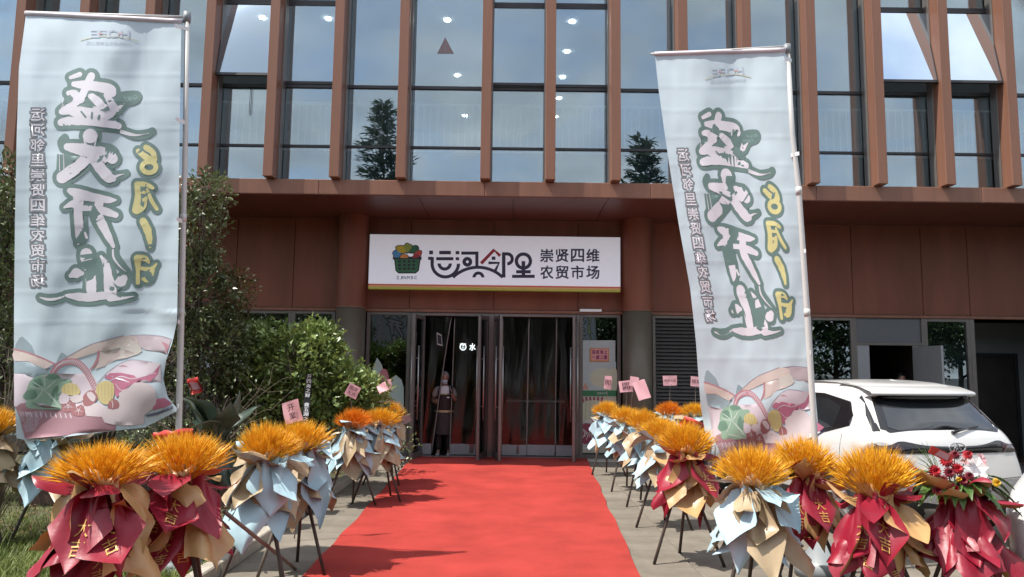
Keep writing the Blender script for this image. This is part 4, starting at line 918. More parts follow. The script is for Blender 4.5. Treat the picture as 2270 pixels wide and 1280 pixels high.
# right banner, turned a little to the left and leaning
def dR(u, v):
    s = (u - ip(v, [110, 1000], [1450, 1590])) / 270.0
    y = 7.12 - .50 * s + .022 * math.sin(s * 11 + v * .004) * max(.15, 1 - v / 700) + .016 * math.sin(s * 6.5 + v * .006 + 2) + .012 * noise.noise((s * 4, v * .010, 8)) + .005 * noise.noise((s * 12, v * .02, 3))
    y += .05 * max(0, (v - 860) / 140) * math.sin(s * 8 + v * .03) 
    return y + crease(v - 80, .002)
Lr = lambda v: ip(v, [105, 200, 300, 400, 500, 640, 760, 900, 1000, 1045], [1450, 1460, 1474, 1489, 1505, 1530, 1543, 1553, 1570, 1600])
Rr = lambda v: ip(v, [105, 300, 500, 700, 770, 850, 930, 960, 1045], [1742, 1757, 1773, 1790, 1797, 1806, 1812, 1812, 1800])
poleR = [px(1745, 105, 6.59), px(1757, 300, 6.59), px(1771, 420, 6.59), px(1789, 690, 6.59), px(1806, 965, 6.59), Vector((px(1824, 1265, 6.59).x, 6.59, .02))]
tr = [px(Rr(v) - 3, v, dR(Rr(v) - 3, v)) for v in (134, 345, 560, 783)]
tiesR = [(a, onpole(poleR, a.z)) for a in tr]
fb('flag_banner', 'leaning pale blue flag banner on the right in front of the white car', (Lr, Rr, lambda s: 120 - 9 * s, lambda s: ip(s, [0, .12, .3, .6, 1], [1040, 1015, 985, 968, 950])), dR, poleR, [px(1443, 120, 7.16), px(1600, 112, 6.87), px(1748, 103, 6.59)], tiesR, L2R, 6.59)
# ================================================================ wheat bouquets on tripod stands
M['wheat'] = pm('dyed_orange_wheat', (0.88, 0.35, 0.006), .5, var=.22, scale=14, col2=(1.0, 0.66, 0.05), trans=.22)
M['wheat_deep'] = pm('dyed_deep_orange_wheat', (0.82, 0.25, 0.010), .5, var=.2, scale=9, col2=(1.0, 0.42, 0.03), trans=.35)
M['bluepaper'] = pm('light_blue_wrapping_paper', (0.37, 0.52, 0.58), .45, var=.06, scale=3, bump=.45, bscale=11, back=(0.40, 0.29, 0.17))
M['kraft'] = pm('gold_wrapping_paper', (0.41, 0.31, 0.19), .40, var=.10, scale=4, bump=.5, bscale=11, back=(0.36, 0.48, 0.53))
M['redpaper'] = pm('crimson_wrapping_paper', (0.26, 0.010, 0.028), .42, var=.10, scale=3, bump=.45, bscale=11, back=(0.47, 0.27, 0.11))
M['goldpaper'] = pm('amber_wrapping_paper', (0.46, 0.28, 0.12), .38, var=.10, scale=4, bump=.5, bscale=11, back=(0.30, 0.012, 0.03))
M['greenpaper'] = pm('dark_green_wrapping_paper', (0.035, 0.060, 0.040), .45, var=.15, scale=3, bump=.1, bscale=12, back=(0.10, 0.13, 0.095))
M['goldprint'] = pm('gold_print', (0.62, 0.36, 0.10), .35, 0.2, var=.1, scale=40)
M['stick'] = pm('dark_bamboo_leg', (0.050, 0.035, 0.027), .5, var=.25, scale=14, stretch=(1, 1, .2))
M['stickpale'] = pm('grey_bamboo_leg', (0.17, 0.14, 0.115), .6, var=.2, scale=14, stretch=(1, 1, .2))
M['pinkcard'] = pm('pink_card', (0.62, 0.33, 0.36), .55, var=.06, scale=8)
M['redcard'] = pm('red_card', (0.60, 0.05, 0.04), .45, var=.1, scale=8, back=(.68, .52, .47))
M['ink'] = pm('dark_ink', (0.06, 0.015, 0.025), .6)
def wheat_mesh(seed, mat, n=420, rx=.29, h0=.40, low=-.02):
    """ears whose tips fill a dome above the tie"""
    r_ = random.Random(seed); mb = MB()
    for k in range(n):
        q = (k + .5) / n; ph = k * 2.39996 + r_.uniform(-.3, .3); th = (1.46 * q ** .62) * r_.uniform(.9, 1.06)
        sh = (.96 + .16 * noise.noise((math.cos(ph) * 1.3 + seed * 5, math.sin(ph) * 1.3, th * 1.2))) * r_.uniform(.82, 1.04) if r_.random() < .8 else r_.uniform(.55, .85)
        tip = Vector((math.sin(th) * math.cos(ph) * rx, math.sin(th) * math.sin(ph) * rx, low + .10 + (h0 - .10 - low) * math.cos(th) ** .8 if math.cos(th) > 0 else low)) * 1.0
        tip = Vector((tip.x * sh, tip.y * sh, tip.z * (.55 + .45 * sh)))
        b0 = Vector((.04 * math.cos(ph) * math.sqrt(q), .04 * math.sin(ph) * math.sqrt(q), 0))
        d = (tip - b0); L = d.length; d = d / L
        ew = r_.uniform(.075, .10); p2 = tip + Vector((d.x, d.y, -.4)) * r_.uniform(0, .02); p1 = b0 + d * max(.05, L - ew)
        a = d.cross(Vector((0, 0, 1)) if abs(d.z) < .95 else Vector((1, 0, 0))).normalized(); b = d.cross(a)
        w = .0016; base = len(mb.v)
        for p in (b0, p1): mb.v += [tuple(p + a * w), tuple(p - a * w * .5 + b * w), tuple(p - a * w * .5 - b * w)]
        for i in range(3): mb.f.append((base + i, base + (i + 1) % 3, base + 3 + (i + 1) % 3, base + 3 + i))
        e = (p2 - p1).normalized(); wm = r_.uniform(.0055, .008); pm1 = p1 + (p2 - p1) * .35; base = len(mb.v)
        mb.v += [tuple(p1), tuple(pm1 + a * wm), tuple(pm1 + b * wm), tuple(pm1 - a * wm), tuple(pm1 - b * wm), tuple(p2)]
        for i in range(4): i2 = (i + 1) % 4; mb.f += [(base, base + 1 + i2, base + 1 + i), (base + 1 + i, base + 1 + i2, base + 5)]
        for s_ in range(9):
            t = r_.uniform(0, 6.28); st_ = p1 + (p2 - p1) * r_.uniform(.1, .95); o_ = (a * math.cos(t) + b * math.sin(t))
            tp = st_ + (e + o_ * r_.uniform(.15, .42)).normalized() * r_.uniform(.04, .075); sd_ = o_.cross(e).normalized() * .0010; base = len(mb.v)
            mb.v += [tuple(st_ + sd_), tuple(st_ - sd_), tuple(tp)]; mb.f.append((base, base + 1, base + 2))
    return mb.mesh('wheat', mat)
WH = [wheat_mesh(k, M['wheat'] if k != 3 else M['wheat_deep'], rx=(.27, .30, .28, .275)[k], h0=(.33, .31, .34, .32)[k]) for k in range(4)]
def sheet_fn(phi, half, Rr_, z0, rho0, out, pleat, npl, ph, curl, up, seed, skew=0.0, tip=1.0):
    def f(r, t):
        o_ = 1 / math.cos((1 - abs(t)) * math.pi / 4) / 1.4142
        o_ = 1 + (o_ - 1) * tip
        s = r * Rr_ * o_ * (1 + skew * t)
        rho = rho0 + s * out + pleat * s * math.sin(npl * t * math.pi + ph) * min(1, .3 + r) + curl * r ** 3
        zz = z0 + s * up - .25 * curl * r ** 3
        a = phi + t * half * (1 if up < 0 else .9)
        p = Vector((rho * math.cos(a), rho * math.sin(a), zz))
        k_ = .022 * min(1, r * 2)
        p += Vector((noise.noise((r * 2.4 + seed, t * 2.2, 1)), noise.noise((r * 2.4 + seed, t * 2.2, 7)), .5 * noise.noise((r * 2.4 + seed, t * 2.2, 13)))) * k_ * 1.4
        c_ = noise.noise((r * 6 + seed, t * 5, 21)); p += Vector((math.cos(a), math.sin(a), 0)) * (.010 * (abs(c_) * 4.5 - .9) * min(1, r * 2))
        return p
    return f
def flat_fn(phi, L, Wd, z0, rho0, drop, tw, seed, bottom=.55):
    """square sheet hung by a gathered corner: g(r, x) in metres, f(r, t) across its outline"""
    d = Vector((math.cos(phi) * math.sin(drop), math.sin(phi) * math.sin(drop), -math.cos(drop))); lat = Vector((-math.sin(phi), math.cos(phi), 0)); lat = (lat * math.cos(tw) + d * math.sin(tw)).normalized(); n_ = lat.cross(d).normalized()
    if n_.dot(Vector((math.cos(phi), math.sin(phi), 0))) < 0: n_ = -n_
    o_ = Vector((rho0 * math.cos(phi), rho0 * math.sin(phi), z0))
    def g(r, x):
        b = .07 * math.sin(r * 2.9 + seed) * r + .016 * math.sin(x * 38 + seed * 3) * (1 - r) * min(1, r * 4) + .03 * noise.noise((x * 5 + seed, r * 2, 3)) * r + .35 * math.sin(seed * 2.3) * x * abs(x) + .007 * (abs(noise.noise((x * 9 + seed, r * 4, 9))) * 3 - .6) * r + .05 * math.exp(-r * 6) * math.cos(x * 60 + seed)
        return o_ + d * (L * r) + lat * x + n_ * b
    rq = random.Random(int(seed * 1000)); cu = rq.uniform(-.07, .07); ct_ = rq.uniform(-.05, .09)
    def f(r, t):
        w = .04 + (Wd - .04) * (r / bottom) ** .9 if r < bottom else Wd * (1 - r) / (1 - bottom)
        return g(r, t * w) + n_ * (cu * abs(t) ** 3 * math.sin(math.pi * min(1, r * .9)) * (1 if t > 0 else .5) + ct_ * r ** 5)
    def g2(r, x):
        w = .04 + (Wd - .04) * (r / bottom) ** .9 if r < bottom else max(.02, Wd * (1 - r) / (1 - bottom))
        return f(r, x / w)
    return f, g2
def sheet(f, name, mat, root, nr=14, nt_=16):
    m_ = MB(); m_.grid([[f(j / nr, i / nt_ * 2 - 1) for i in range(nt_ + 1)] for j in range(nr + 1)], 0, 0)
    m_.f = [tuple(reversed(q)) for q in m_.f]
    # drop degenerate first row gathers
    return m_.build(name, mat, root, True)
def sheet_text(f, txt, root, r0, r1, tw, toff=0.0):
    m_ = MB(); n = len(txt); h = (r1 - r0) / n
    for k, ch in enumerate(txt):
        V_, F_, w_, h_ = glyph(ch, 0.0)
        for (i, j) in ((0, 0),):
            P = []
            for (a, b) in V_:
                r = r0 + k * h + h * .9 * (1 - b / h_) - j * .006; t = toff + (a / w_ - .5) * tw + i * .012
                p = f(r, t); p2 = f(r, t + .01); p3 = f(r + .02, t); nn = (p2 - p).cross(p3 - p)
                if nn.length > 0: nn.normalize()
                if nn.dot(Vector((p.x, p.y, 0))) < 0: nn = -nn
                P.append(p + nn * .007)
            m_.add(P, F_)
    return m_.build('gold_lettering', M['goldprint'], root)
def card(root, pos, w, h, tilt, roll, mat, txt='開業大吉', stick=True, rows=2):
    c_ = Vector(pos); X_ = Vector((math.cos(roll), 0, math.sin(roll))); Zv = Vector((-math.sin(roll) , math.sin(tilt), math.cos(roll) * math.cos(tilt))).normalized(); Nn = X_.cross(Zv).normalized()
    m_ = MB(); P = []
    for j in range(5):
        P.append([c_ + X_ * (w * (i / 4 - .5)) + Zv * (h * (j / 4 - .5)) + Nn * (.012 * math.sin(i * 1.3 + j)) for i in range(5)])
    m_.grid(P, 0, 0); cd_ = m_.build('gift_card', mat, root, True)
    if txt:
        t_ = MB(); rows = min(rows, len(txt)); n = len(txt) // rows; s_ = min(w * .8 / n, h * .7 / rows)
        for k, ch in enumerate(txt):
            rw, cl_ = divmod(k, n); V_, F_, w_, h_ = glyph(ch, 0.0)
            for q in (0, .03):
                t_.add([c_ + X_ * ((cl_ - (n - 1) / 2) * s_ * 1.05 + (a / w_ - .5 + q) * s_ * .9) + Zv * (((rows - 1) / 2 - rw) * s_ * 1.1 + (b / h_ - .5) * s_ * .9) + Nn * (.016 + q * .01) for (a, b) in V_], F_)
        t_.build('card_lettering', M['ink'], cd_)
    if stick:
        k_ = MB(); k_.tube([c_ - Zv * (h * .4) - Nn * .006, (c_.x * .4, c_.y * .4 + .02, .98)], .004, 6); k_.build('card_stick', M['stickpale'], cd_)
def make_stand(loc, kind, label, seed, scale=1.0, rot=0.0, wheat=0, cards=(), text_sheets=True, pale_leg=False, group='wheat flower stands lining the red carpet', ztie=.93, lean=0.0, wz=1.0):
    r_ = random.Random(seed * 17 + 3)
    root = empty('flower_stand', (0, 0, 0), label, 'flower stand', group)
    # tripod
    for k in range(3):
        a = rot + R(90) + k * R(120) + r_.uniform(-.25, .25)
        foot = Vector((.34 * math.cos(a), .34 * math.sin(a), .0)); topp = Vector((-.07 * math.cos(a + .5), -.07 * math.sin(a + .5), ztie + r_.uniform(.02, .12)))
        m_ = MB(); pts = [foot.lerp(topp, q / 5) for q in range(6)]; m_.tube(pts, [.0145, .014, .0145, .0135, .014, .013], 9); m_.build('leg', M['stickpale' if pale_leg and k == 1 else 'stick'], root, True)
    w = link('wheat', WH[wheat % 4], root, kind='stuff') if kind != 'flowers' else None
    if w: w.location = (0, 0, ztie - .03); w.rotation_euler = (r_.uniform(-.1, .1), r_.uniform(-.1, .1), r_.uniform(0, 6)); w.scale = (scale, scale, scale * wz)
    main, alt = dict(blue=('bluepaper', 'kraft'), red=('redpaper', 'goldpaper'), flowers=('redpaper', 'redpaper'), green=('greenpaper', 'greenpaper'))[kind]
    # pleated skirts at the back and sides
    for k, a0 in enumerate((R(35), R(90), R(145), R(200), R(-20)) if kind != 'flowers' else [R(51 * q) for q in range(7)]):
        a = rot + a0 + r_.uniform(-.2, .2); mt = main if k % 3 != 1 else alt
        f = sheet_fn(a, r_.uniform(.55, .85), r_.uniform(.50, .66), ztie - .02, .045 + .01 * (k % 3), r_.uniform(.34, .52), r_.uniform(.05, .12), r_.choice((1.5, 2, 2.5)), r_.uniform(0, 6), r_.uniform(-.02, .08), -r_.uniform(.80, .90), seed * 3.1 + k * 1.7, r_.uniform(-.15, .15))
        sheet(f, 'paper_sheet', M[mt], root)
    # long square sheets hung by one corner in front, in two layers
    npn = 8 if kind != 'flowers' else 5
    for k in range(npn):
        lay = k % 2; a = rot + R(-90) + (-1.25 + 2.5 * (k + .5) / npn) * (1.0 if kind != 'flowers' else .8) + r_.uniform(-.15, .15)
        q_ = (seed * 3 + k * 5) % 8; mt = main if q_ not in (1, 4, 6) else alt
        L_ = r_.uniform(.50, .68) if lay == 0 else r_.uniform(.34, .50)
        f, g_ = flat_fn(a, L_, r_.uniform(.13, .20), ztie + .01 * lay, .07 + .035 * lay, r_.uniform(.22, .46) + .14 * lay, r_.uniform(-.45, .45), seed * 1.9 + k * 2.2, r_.uniform(.42, .66))
        sheet(f, 'paper_sheet', M[mt], root)
        if mt == 'redpaper' and text_sheets and abs(a + R(90)) < .9: sheet_text(g_, '開業大吉' if lay == 0 else '大吉', root, .36 if lay == 0 else .40, .84, .075, r_.uniform(-.02, .02))
    # bow of folded flaps standing out round the tie
    for k in range(9 if kind != 'green' else 4):
        a = rot + R(40) * k + r_.uniform(-.25, .25); mt = main if (k + seed) % 3 else alt
        f, g_ = flat_fn(a, r_.uniform(.20, .33), r_.uniform(.07, .13), ztie - .01, .05, r_.uniform(1.15, 2.15), r_.uniform(-.8, .8), seed * 4.7 + k * 3.3, r_.uniform(.55, .80))
        sheet(f, 'bow_flap', M[mt], root, 9, 8)
    # rolled roll of paper across the front of the bouquet
    if kind != 'green':
        P = []; n = 15
        for j in range(n):
            t = -1.0 + 2.0 * j / (n - 1); a = rot + R(-90) + t * 1.1; rr_ = (.030 + .016 * noise.noise((t * 2.3 + seed, 0, 4))) * (1 - .55 * abs(t) ** 3); cx = Vector((.105 * math.cos(a), .105 * math.sin(a), ztie + .035 + .03 * math.sin(t * 4 + seed)))
            P.append([cx + Vector((math.cos(a) * math.cos(p) * rr_, math.sin(a) * math.cos(p) * rr_, math.sin(p) * rr_ * 1.25)) for p in np.linspace(0, 2 * math.pi, 11)[:-1]])
        m_ = MB(); m_.grid(P, 0, 0, True); m_.build('paper_roll', M[main], root, True)
    tb = MB(); tb.tube([(0, 0, ztie - .05), (0, 0, ztie + .03)], [.085, .075], 14); tb.build('tie_band', M[alt], root, True)
    for c_ in cards: card(root, *c_)
    root.location = loc; root.scale = (1, 1, 1); root.rotation_euler = (0, lean, 0)
    return root
def at_stand(u, d, v=990):
    p = px(u, v, d); return Vector((p.x, d, 0))
ST = [
 # u, depth, kind, wheat, label, cards
 (-22, 7.0, 'blue', 0, 'blue wrapped wheat stand cut off by the left picture edge', (((.0, -.02, 1.46), .10, .13, 0.0, .15, M['pinkcard'], '', True),)),
 (124, 7.1, 'blue', 2, 'blue wrapped wheat stand half hidden below the left banner cloth', ()),
 (236, 4.30, 'red', 1, 'crimson and gold wheat stand on the grass, leftmost of the crimson ones', ()),
 (412, 4.72, 'red', 2, 'crimson wheat stand in front of the left banner pole with gold bow', ()),
 (592, 5.85, 'blue', 0, 'blue and gold wheat stand nearest the camera on the left carpet edge', ()),
 (668, 6.5, 'blue', 1, 'blue wheat stand with pink card, just behind the nearest blue one on the left', (((-.10, .03, 1.33), .15, .19, .1, .3, M['pinkcard'], '开業', True),)),
 (783, 9.55, 'blue', 3, 'deep orange wheat stand left of the carpet beside the shrub', (((-.03, 0, 1.42), .16, .16, .05, -.45, M['pinkcard'], '開業大吉', True),)),
 (842, 9.85, 'blue', 1, 'blue wheat stand in the middle of the three near the left door', (((.02, -.05, 1.46), .13, .12, .4, .5, M['pinkcard'], '', True),)),
 (858, 11.3, 'blue', 2, 'blue wheat stand closest to the left door leaf with lotus print behind', (((-.03, 0, 1.46), .15, .16, .2, .2, M['pinkcard'], '開業', True),)),
 (1345, 12.6, 'blue', 0, 'blue wheat stand closest to the right side window poster', (((.02, .0, 1.52), .12, .22, .1, -.1, M['pinkcard'], '開', True),)),
 (1388, 11.1, 'blue', 1, 'second wheat stand from the doors on the right carpet edge', (((.0, .0, 1.49), .20, .17, .2, .1, M['pinkcard'], '開', True), ((.12, .0, 1.56), .13, .15, .2, -.2, M['pinkcard'], '', True))),
 (1428, 9.9, 'blue', 2, 'third wheat stand from the doors on the right carpet edge', (((-.02, .05, 1.47), .17, .26, .3, .3, M['pinkcard'], '', True),)),
 (1470, 8.55, 'blue', 1, 'blue wheat stand just behind the nearest crimson one on the right carpet edge', ()),
 (1520, 7.0, 'red', 0, 'crimson and amber wheat stand nearest the camera on the right carpet edge', ()),
 (1668, 5.5, 'blue', 1, 'blue and gold wheat stand below the right banner', ()),
 (1778, 5.95, 'red', 0, 'crimson wheat stand directly below the right banner pole', ()),
 (1935, 5.30, 'red', 1, 'crimson stand with wide wheat fan in front of the white car', ()),
 (1484, 12.9, 'blue', 3, 'shaded wheat stand with square pink card before the louvre', (((.02, .0, 1.56), .24, .17, .05, .03, M['pinkcard'], '開業大吉', True, 1),)),
 (1542, 12.75, 'blue', 1, 'shaded wheat stand before the louvre, half hidden by the right banner', (((.02, .0, 1.55), .18, .17, .05, -.1, M['pinkcard'], '開業', True, 1),)),
]
for k, (u, d, kind, wv, lab, cards) in enumerate(ST):
    p = at_stand(u, d)
    make_stand(p, kind, lab, k + 1, (1.0 if d < 8 else .95) * (1.06 if kind == 'red' else 1.0), random.Random(k).uniform(-.25, .25), wv, cards, pale_leg=(k in (3, 5)), ztie={0: 1.03, 1: 1.03, 2: 1.05, 3: 1.03, 4: 1.0, 5: 1.0, 13: .96, 14: .90, 15: .92, 16: .88}.get(k, .95), wz={2: .80, 3: .85, 16: 1.15, 14: 1.05}.get(k, .95))
# extra pole leaning from the crimson stand by the left banner
lp_ = empty('loose_pole', (0, 0, 0), 'grey bamboo pole lying slanted from the crimson stand to the pavement', 'pole')
m_ = MB(); a, b = px(498, 1135, 4.9), gnd(655, 1262, .015); m_.tube([a, a.lerp(b, .5), b], [.014, .0145, .0145], 10); m_.build('bamboo_pole', M['stickpale'], lp_, True)
nd = MB()
for q in (.3, .62, .86): c_ = a.lerp(b, q); d_ = (b - a).normalized(); nd.tube([c_ - d_ * .006, c_ + d_ * .006], .0165, 10)
nd.build('bamboo_nodes', M['stickpale'], lp_, True, kind='stuff')
# dark green wrapped bouquet behind the left banner pole
gr = make_stand(at_stand(478, 8.0), 'green', 'dark green paper wrapped stand in the shade of the shrub', 40, .75, .2, 3, (), group='wheat flower stands lining the red carpet', ztie=.95)
for k in range(7):
    a = R(-90) + (k - 3) * R(40); f, g_ = flat_fn(a, .50, .15, 1.0, .04, 2.1 + .25 * (k % 3), .2 * (k % 3 - 1), 90 + k, .6); so = sheet(f, 'collar_sheet', M['greenpaper'], gr); so.matrix_parent_inverse = Matrix.Identity(4)
for o in gr.children:
    if o.name.startswith('wheat'): bpy.data.objects.remove(o); break
# red paper cones / envelopes
def redpack(name, label, u, v, d, w, h, roll, seed):
    root = empty(name, px(u, v, d), label, 'red envelope'); c_ = px(u, v, d); r_ = random.Random(seed); P = []
    for j in range(8):
        t = j / 7 - .5; P.append([c_ + Vector((math.cos(roll) * (i / 7 - .5) * w - math.sin(roll) * t * h, .03 * math.sin(i * .9 + seed) + .04 * math.sin(j * .8), math.sin(roll) * (i / 7 - .5) * w + math.cos(roll) * t * h)) + Vector((0, 0, .02 * noise.noise((i * .6, j * .6, seed)))) for i in range(8)])
    m_ = MB(); m_.grid(P, 0, 0); m_.build('folded_sheet', M['redcard'], root, True)
    m2 = MB(); m2.grid([[p + Vector((.01, -.012 - .02 * (i == 0), .0)) for i, p in enumerate(rw[2:6])] for rw in P[2:6]], 0, 0); m2.build('inner_sheet', M['pinkcard'], root, True)
    s_ = MB(); s_.tube([c_ + Vector((0, .03, -h * .3)), c_ + Vector((.02, .05, -h * .5 - .3))], .004, 6); s_.build('card_stick', M['stickpale'], root)
redpack('red_envelope', 'red and white folded card tucked behind the left crimson wheat', 385, 975, 4.95, .26, .12, .1, 1)
redpack('red_envelope', 'red folded card among the wheat on the right carpet side', 1540, 945, 7.45, .26, .12, -.35, 2)
redpack('red_envelope', 'red card standing on the dark green wrapped stand', 432, 856, 8.1, .12, .17, .25, 3)
# flower arrangement on a crimson stand at the right
fl = make_stand(at_stand(2115, 5.25), 'flowers', 'crimson stand of red gerberas, lilies and green leaves at the far right', 33, 1.0, .1, 0, (), False, group='wheat flower stands lining the red carpet', ztie=.92)
M['petalred'] = pm('red_petals', (0.42, 0.012, 0.022), .55, var=.3, scale=30); M['petaldark'] = pm('dark_red_petals', (0.16, 0.008, 0.018), .55, var=.3, scale=30)
M['petalwhite'] = pm('white_petals', (0.78, 0.72, 0.70), .5, var=.08, scale=20); M['petalyel'] = pm('yellow_petals', (0.70, 0.42, 0.02), .5, var=.2, scale=20); M['petalpink'] = pm('pink_petals', (0.70, 0.36, 0.38), .5, var=.15, scale=20)
M['leafgreen'] = pm('glossy_leaf', (0.05, 0.115, 0.022), .4, var=.35, scale=10, col2=(.12, .22, .05))
rf = random.Random(8); base = at_stand(2115, 5.25); fc = base + Vector((.02, -.06, 1.10))
def petals(mb, c_, nrm, rad, n, layers, width):
    nrm = nrm.normalized(); a = nrm.cross(Vector((0, 0, 1)) if abs(nrm.z) < .9 else Vector((1, 0, 0))).normalized(); b = nrm.cross(a)
    for l in range(layers):
        rr_ = rad * (1 - .28 * l)
        for k in range(n):
            t = 2 * math.pi * (k + .5 * l) / n; d = a * math.cos(t) + b * math.sin(t); sd_ = a * -math.sin(t) + b * math.cos(t); w = rr_ * width
            p0 = c_ + nrm * (.004 * l); pm_ = c_ + d * rr_ * .6 + nrm * (.012 + .012 * l); p1 = c_ + d * rr_ + nrm * (.006 + .018 * l)
            i = len(mb.v); mb.v += [tuple(p0), tuple(pm_ + sd_ * w), tuple(p1), tuple(pm_ - sd_ * w)]; mb.f.append((i, i + 1, i + 2, i + 3))
k = 0
for (du, dv_, kind_, rad) in ((-60, -20, 'r', .05), (-30, -45, 'r', .05), (-40, 5, 'd', .045), (-5, -25, 'r', .05), (-15, 25, 'r', .048), (10, 5, 'd', .05), (-55, 30, 'd', .04), (25, -5, 'd', .04), (-25, -15, 'd', .045), (5, 55, 'r', .04), (40, 70, 'r', .04), (60, 45, 'd', .04), (80, 60, 'd', .035), (50, 20, 'd', .04), (70, 25, 'r', .035), (-10, -60, 'd', .04), (20, -60, 'r', .04), (-45, 55, 'r', .035),
                         (42, -30, 'w', .085), (62, 10, 'w', .07), (20, -45, 'p', .06), (90, 10, 'y', .035), (-2, 2, 'y', .02), (55, -50, 'p', .05)):
    c_ = px(2125 + du * .9, 1062 + dv_ * .85, 5.15 + rf.uniform(-.06, .05)); nn = Vector((du * .004, -1, .35 - dv_ * .004)) + Vector((rf.uniform(-.3, .3), 0, rf.uniform(-.2, .2)))
    m_ = MB(); petals(m_, c_, nn, rad, 6 if kind_ in 'wp' else 14, 1 if kind_ in 'wp' else 3, .30 if kind_ in 'wp' else .17)
    fo = m_.build('flower_head', M[dict(r='petalred', d='petaldark', w='petalwhite', p='petalpink', y='petalyel')[kind_]], fl)
    s_ = MB(); s_.tube([c_, (base.x + (c_.x - base.x) * .3, base.y, .96)], .003, 5); s_.build('stem', M['leafgreen'], fo)
for k in range(22):
    t = R(-90) + (k - 10.5) * .17; L_ = rf.uniform(.24, .36); el = rf.uniform(-.25, .25)
    d = Vector((math.cos(t) * math.cos(el), math.sin(t) * math.cos(el) * .7, math.sin(el))); c_ = base + Vector((0, 0, .97)) + d * .06; sd_ = d.cross(Vector((0, 0, 1))).normalized(); P = []
    for j in range(7):
        q = j / 6; w = .05 * math.sin(math.pi * min(1, q * .9 + .1)) ; cc_ = c_ + d * L_ * q + Vector((0, 0, .05 * math.sin(q * 3) - .10 * q * q)); P.append([cc_ - sd_ * w + Vector((0, 0, .012)), cc_, cc_ + sd_ * w + Vector((0, 0, .012))])
    m_ = MB(); m_.grid(P, 0, 0); m_.build('leaf', M['leafgreen'], fl, True)
gv_ = MB()
for k in range(16):
    a = px(2085, 1070, 5.2); b = px(2030 + rf.uniform(-14, 45), 985 + rf.uniform(-10, 40), 5.25); mid = a.lerp(b, .55) + Vector((rf.uniform(-.02, .03), 0, .03)); gv_.tube([a, mid, b], [.003, .002, .0006], 4)
gv_.build('grass_spray', M['leafgreen'], fl, kind='stuff')
m_ = MB(); P = [px(2066, 988, 5.1), px(2113, 1010, 5.1), px(2104, 1026, 5.12), px(2058, 1004, 5.12)]; m_.add(P + [p + Vector((0, .004, 0)) for p in P], [(0, 3, 2, 1), (4, 5, 6, 7), (0, 1, 5, 4), (1, 2, 6, 5), (2, 3, 7, 6), (3, 0, 4, 7)]); cdo = m_.build('gift_card', M['redcard'], fl)
m_ = MB(); q = [P[0].lerp(P[2], .12), P[1].lerp(P[3], .12), P[2].lerp(P[0], .12), P[3].lerp(P[1], .12)]; q = [p + Vector((0, -.003, 0)) for p in q]; m_.add([q[0].lerp(q[1], .35), q[1], q[2], q[3].lerp(q[2], .2)], [(0, 3, 2, 1)]); m_.build('card_print', M['pinkcard'], cdo)
# couplet ribbons standing in the shrub bed
def ribbon(label, pts, d, mat, tmat, txt):
    root = empty('ribbon_strip', px(*pts[2], d), label, 'ribbon'); P = []
    a, b, c_, e = pts; n = 12
    for j in range(n + 1):
        t = j / n; l = (a[0] + (e[0] - a[0]) * t, a[1] + (e[1] - a[1]) * t); r = (b[0] + (c_[0] - b[0]) * t, b[1] + (c_[1] - b[1]) * t); w = .02 * math.sin(t * 5)
        P.append([px(*l, d + w), px(*r, d + w)])
    m_ = MB(); m_.grid(P, 0, 0); m_.f = [tuple(reversed(f)) for f in m_.f]; m_.build('ribbon_cloth', mat, root, True)
    t_ = MB(); k = len(txt)
    for i, ch in enumerate(txt):
        if ch == ' ': continue
        V_, F_, w_, h_ = glyph(ch, 0)
        for q in (0, .05):
            Q = []
            for (x, y) in V_:
                t = (i + .08 + .84 * (1 - y / h_)) / k; s = .15 + .66 * x / w_ + q; l = (a[0] + (e[0] - a[0]) * t, a[1] + (e[1] - a[1]) * t); r = (b[0] + (c_[0] - b[0]) * t, b[1] + (c_[1] - b[1]) * t)
                Q.append(px(l[0] + (r[0] - l[0]) * s, l[1] + (r[1] - l[1]) * s, d + .02 * math.sin(t * 5) - .006 - q * .01))
            t_.add(Q, F_)
    t_.build('ribbon_lettering', tmat, root)
    p_ = MB(); m0 = ((a[0] + b[0]) / 2, (a[1] + b[1]) / 2); m1 = ((c_[0] + e[0]) / 2, (c_[1] + e[1]) / 2); top = px(*m0, d + .03); bot = px(*m1, d + .03); dirn = (bot - top).normalized(); fo = bot + dirn * (bot.z / -dirn.z) if dirn.z < 0 else bot
    p_.tube([top, bot, Vector((fo.x, fo.y, 0.02))], .008, 6); p_.build('ribbon_stick', M['stickpale'], root)
ribbon('black ribbon with white characters leaning in front of the round shrub', ((679, 829), (693, 830), (684, 945), (667, 944)), 7.6, M['black'], M['tiewhite'], '开四海之财 做五湖之友')
ribbon('narrow red ribbon with gold characters beside the brown column', ((748, 838), (758, 838), (756, 935), (746, 935)), 11.9, M['redcard'], M['petalyel'], '开业大吉生意兴隆')
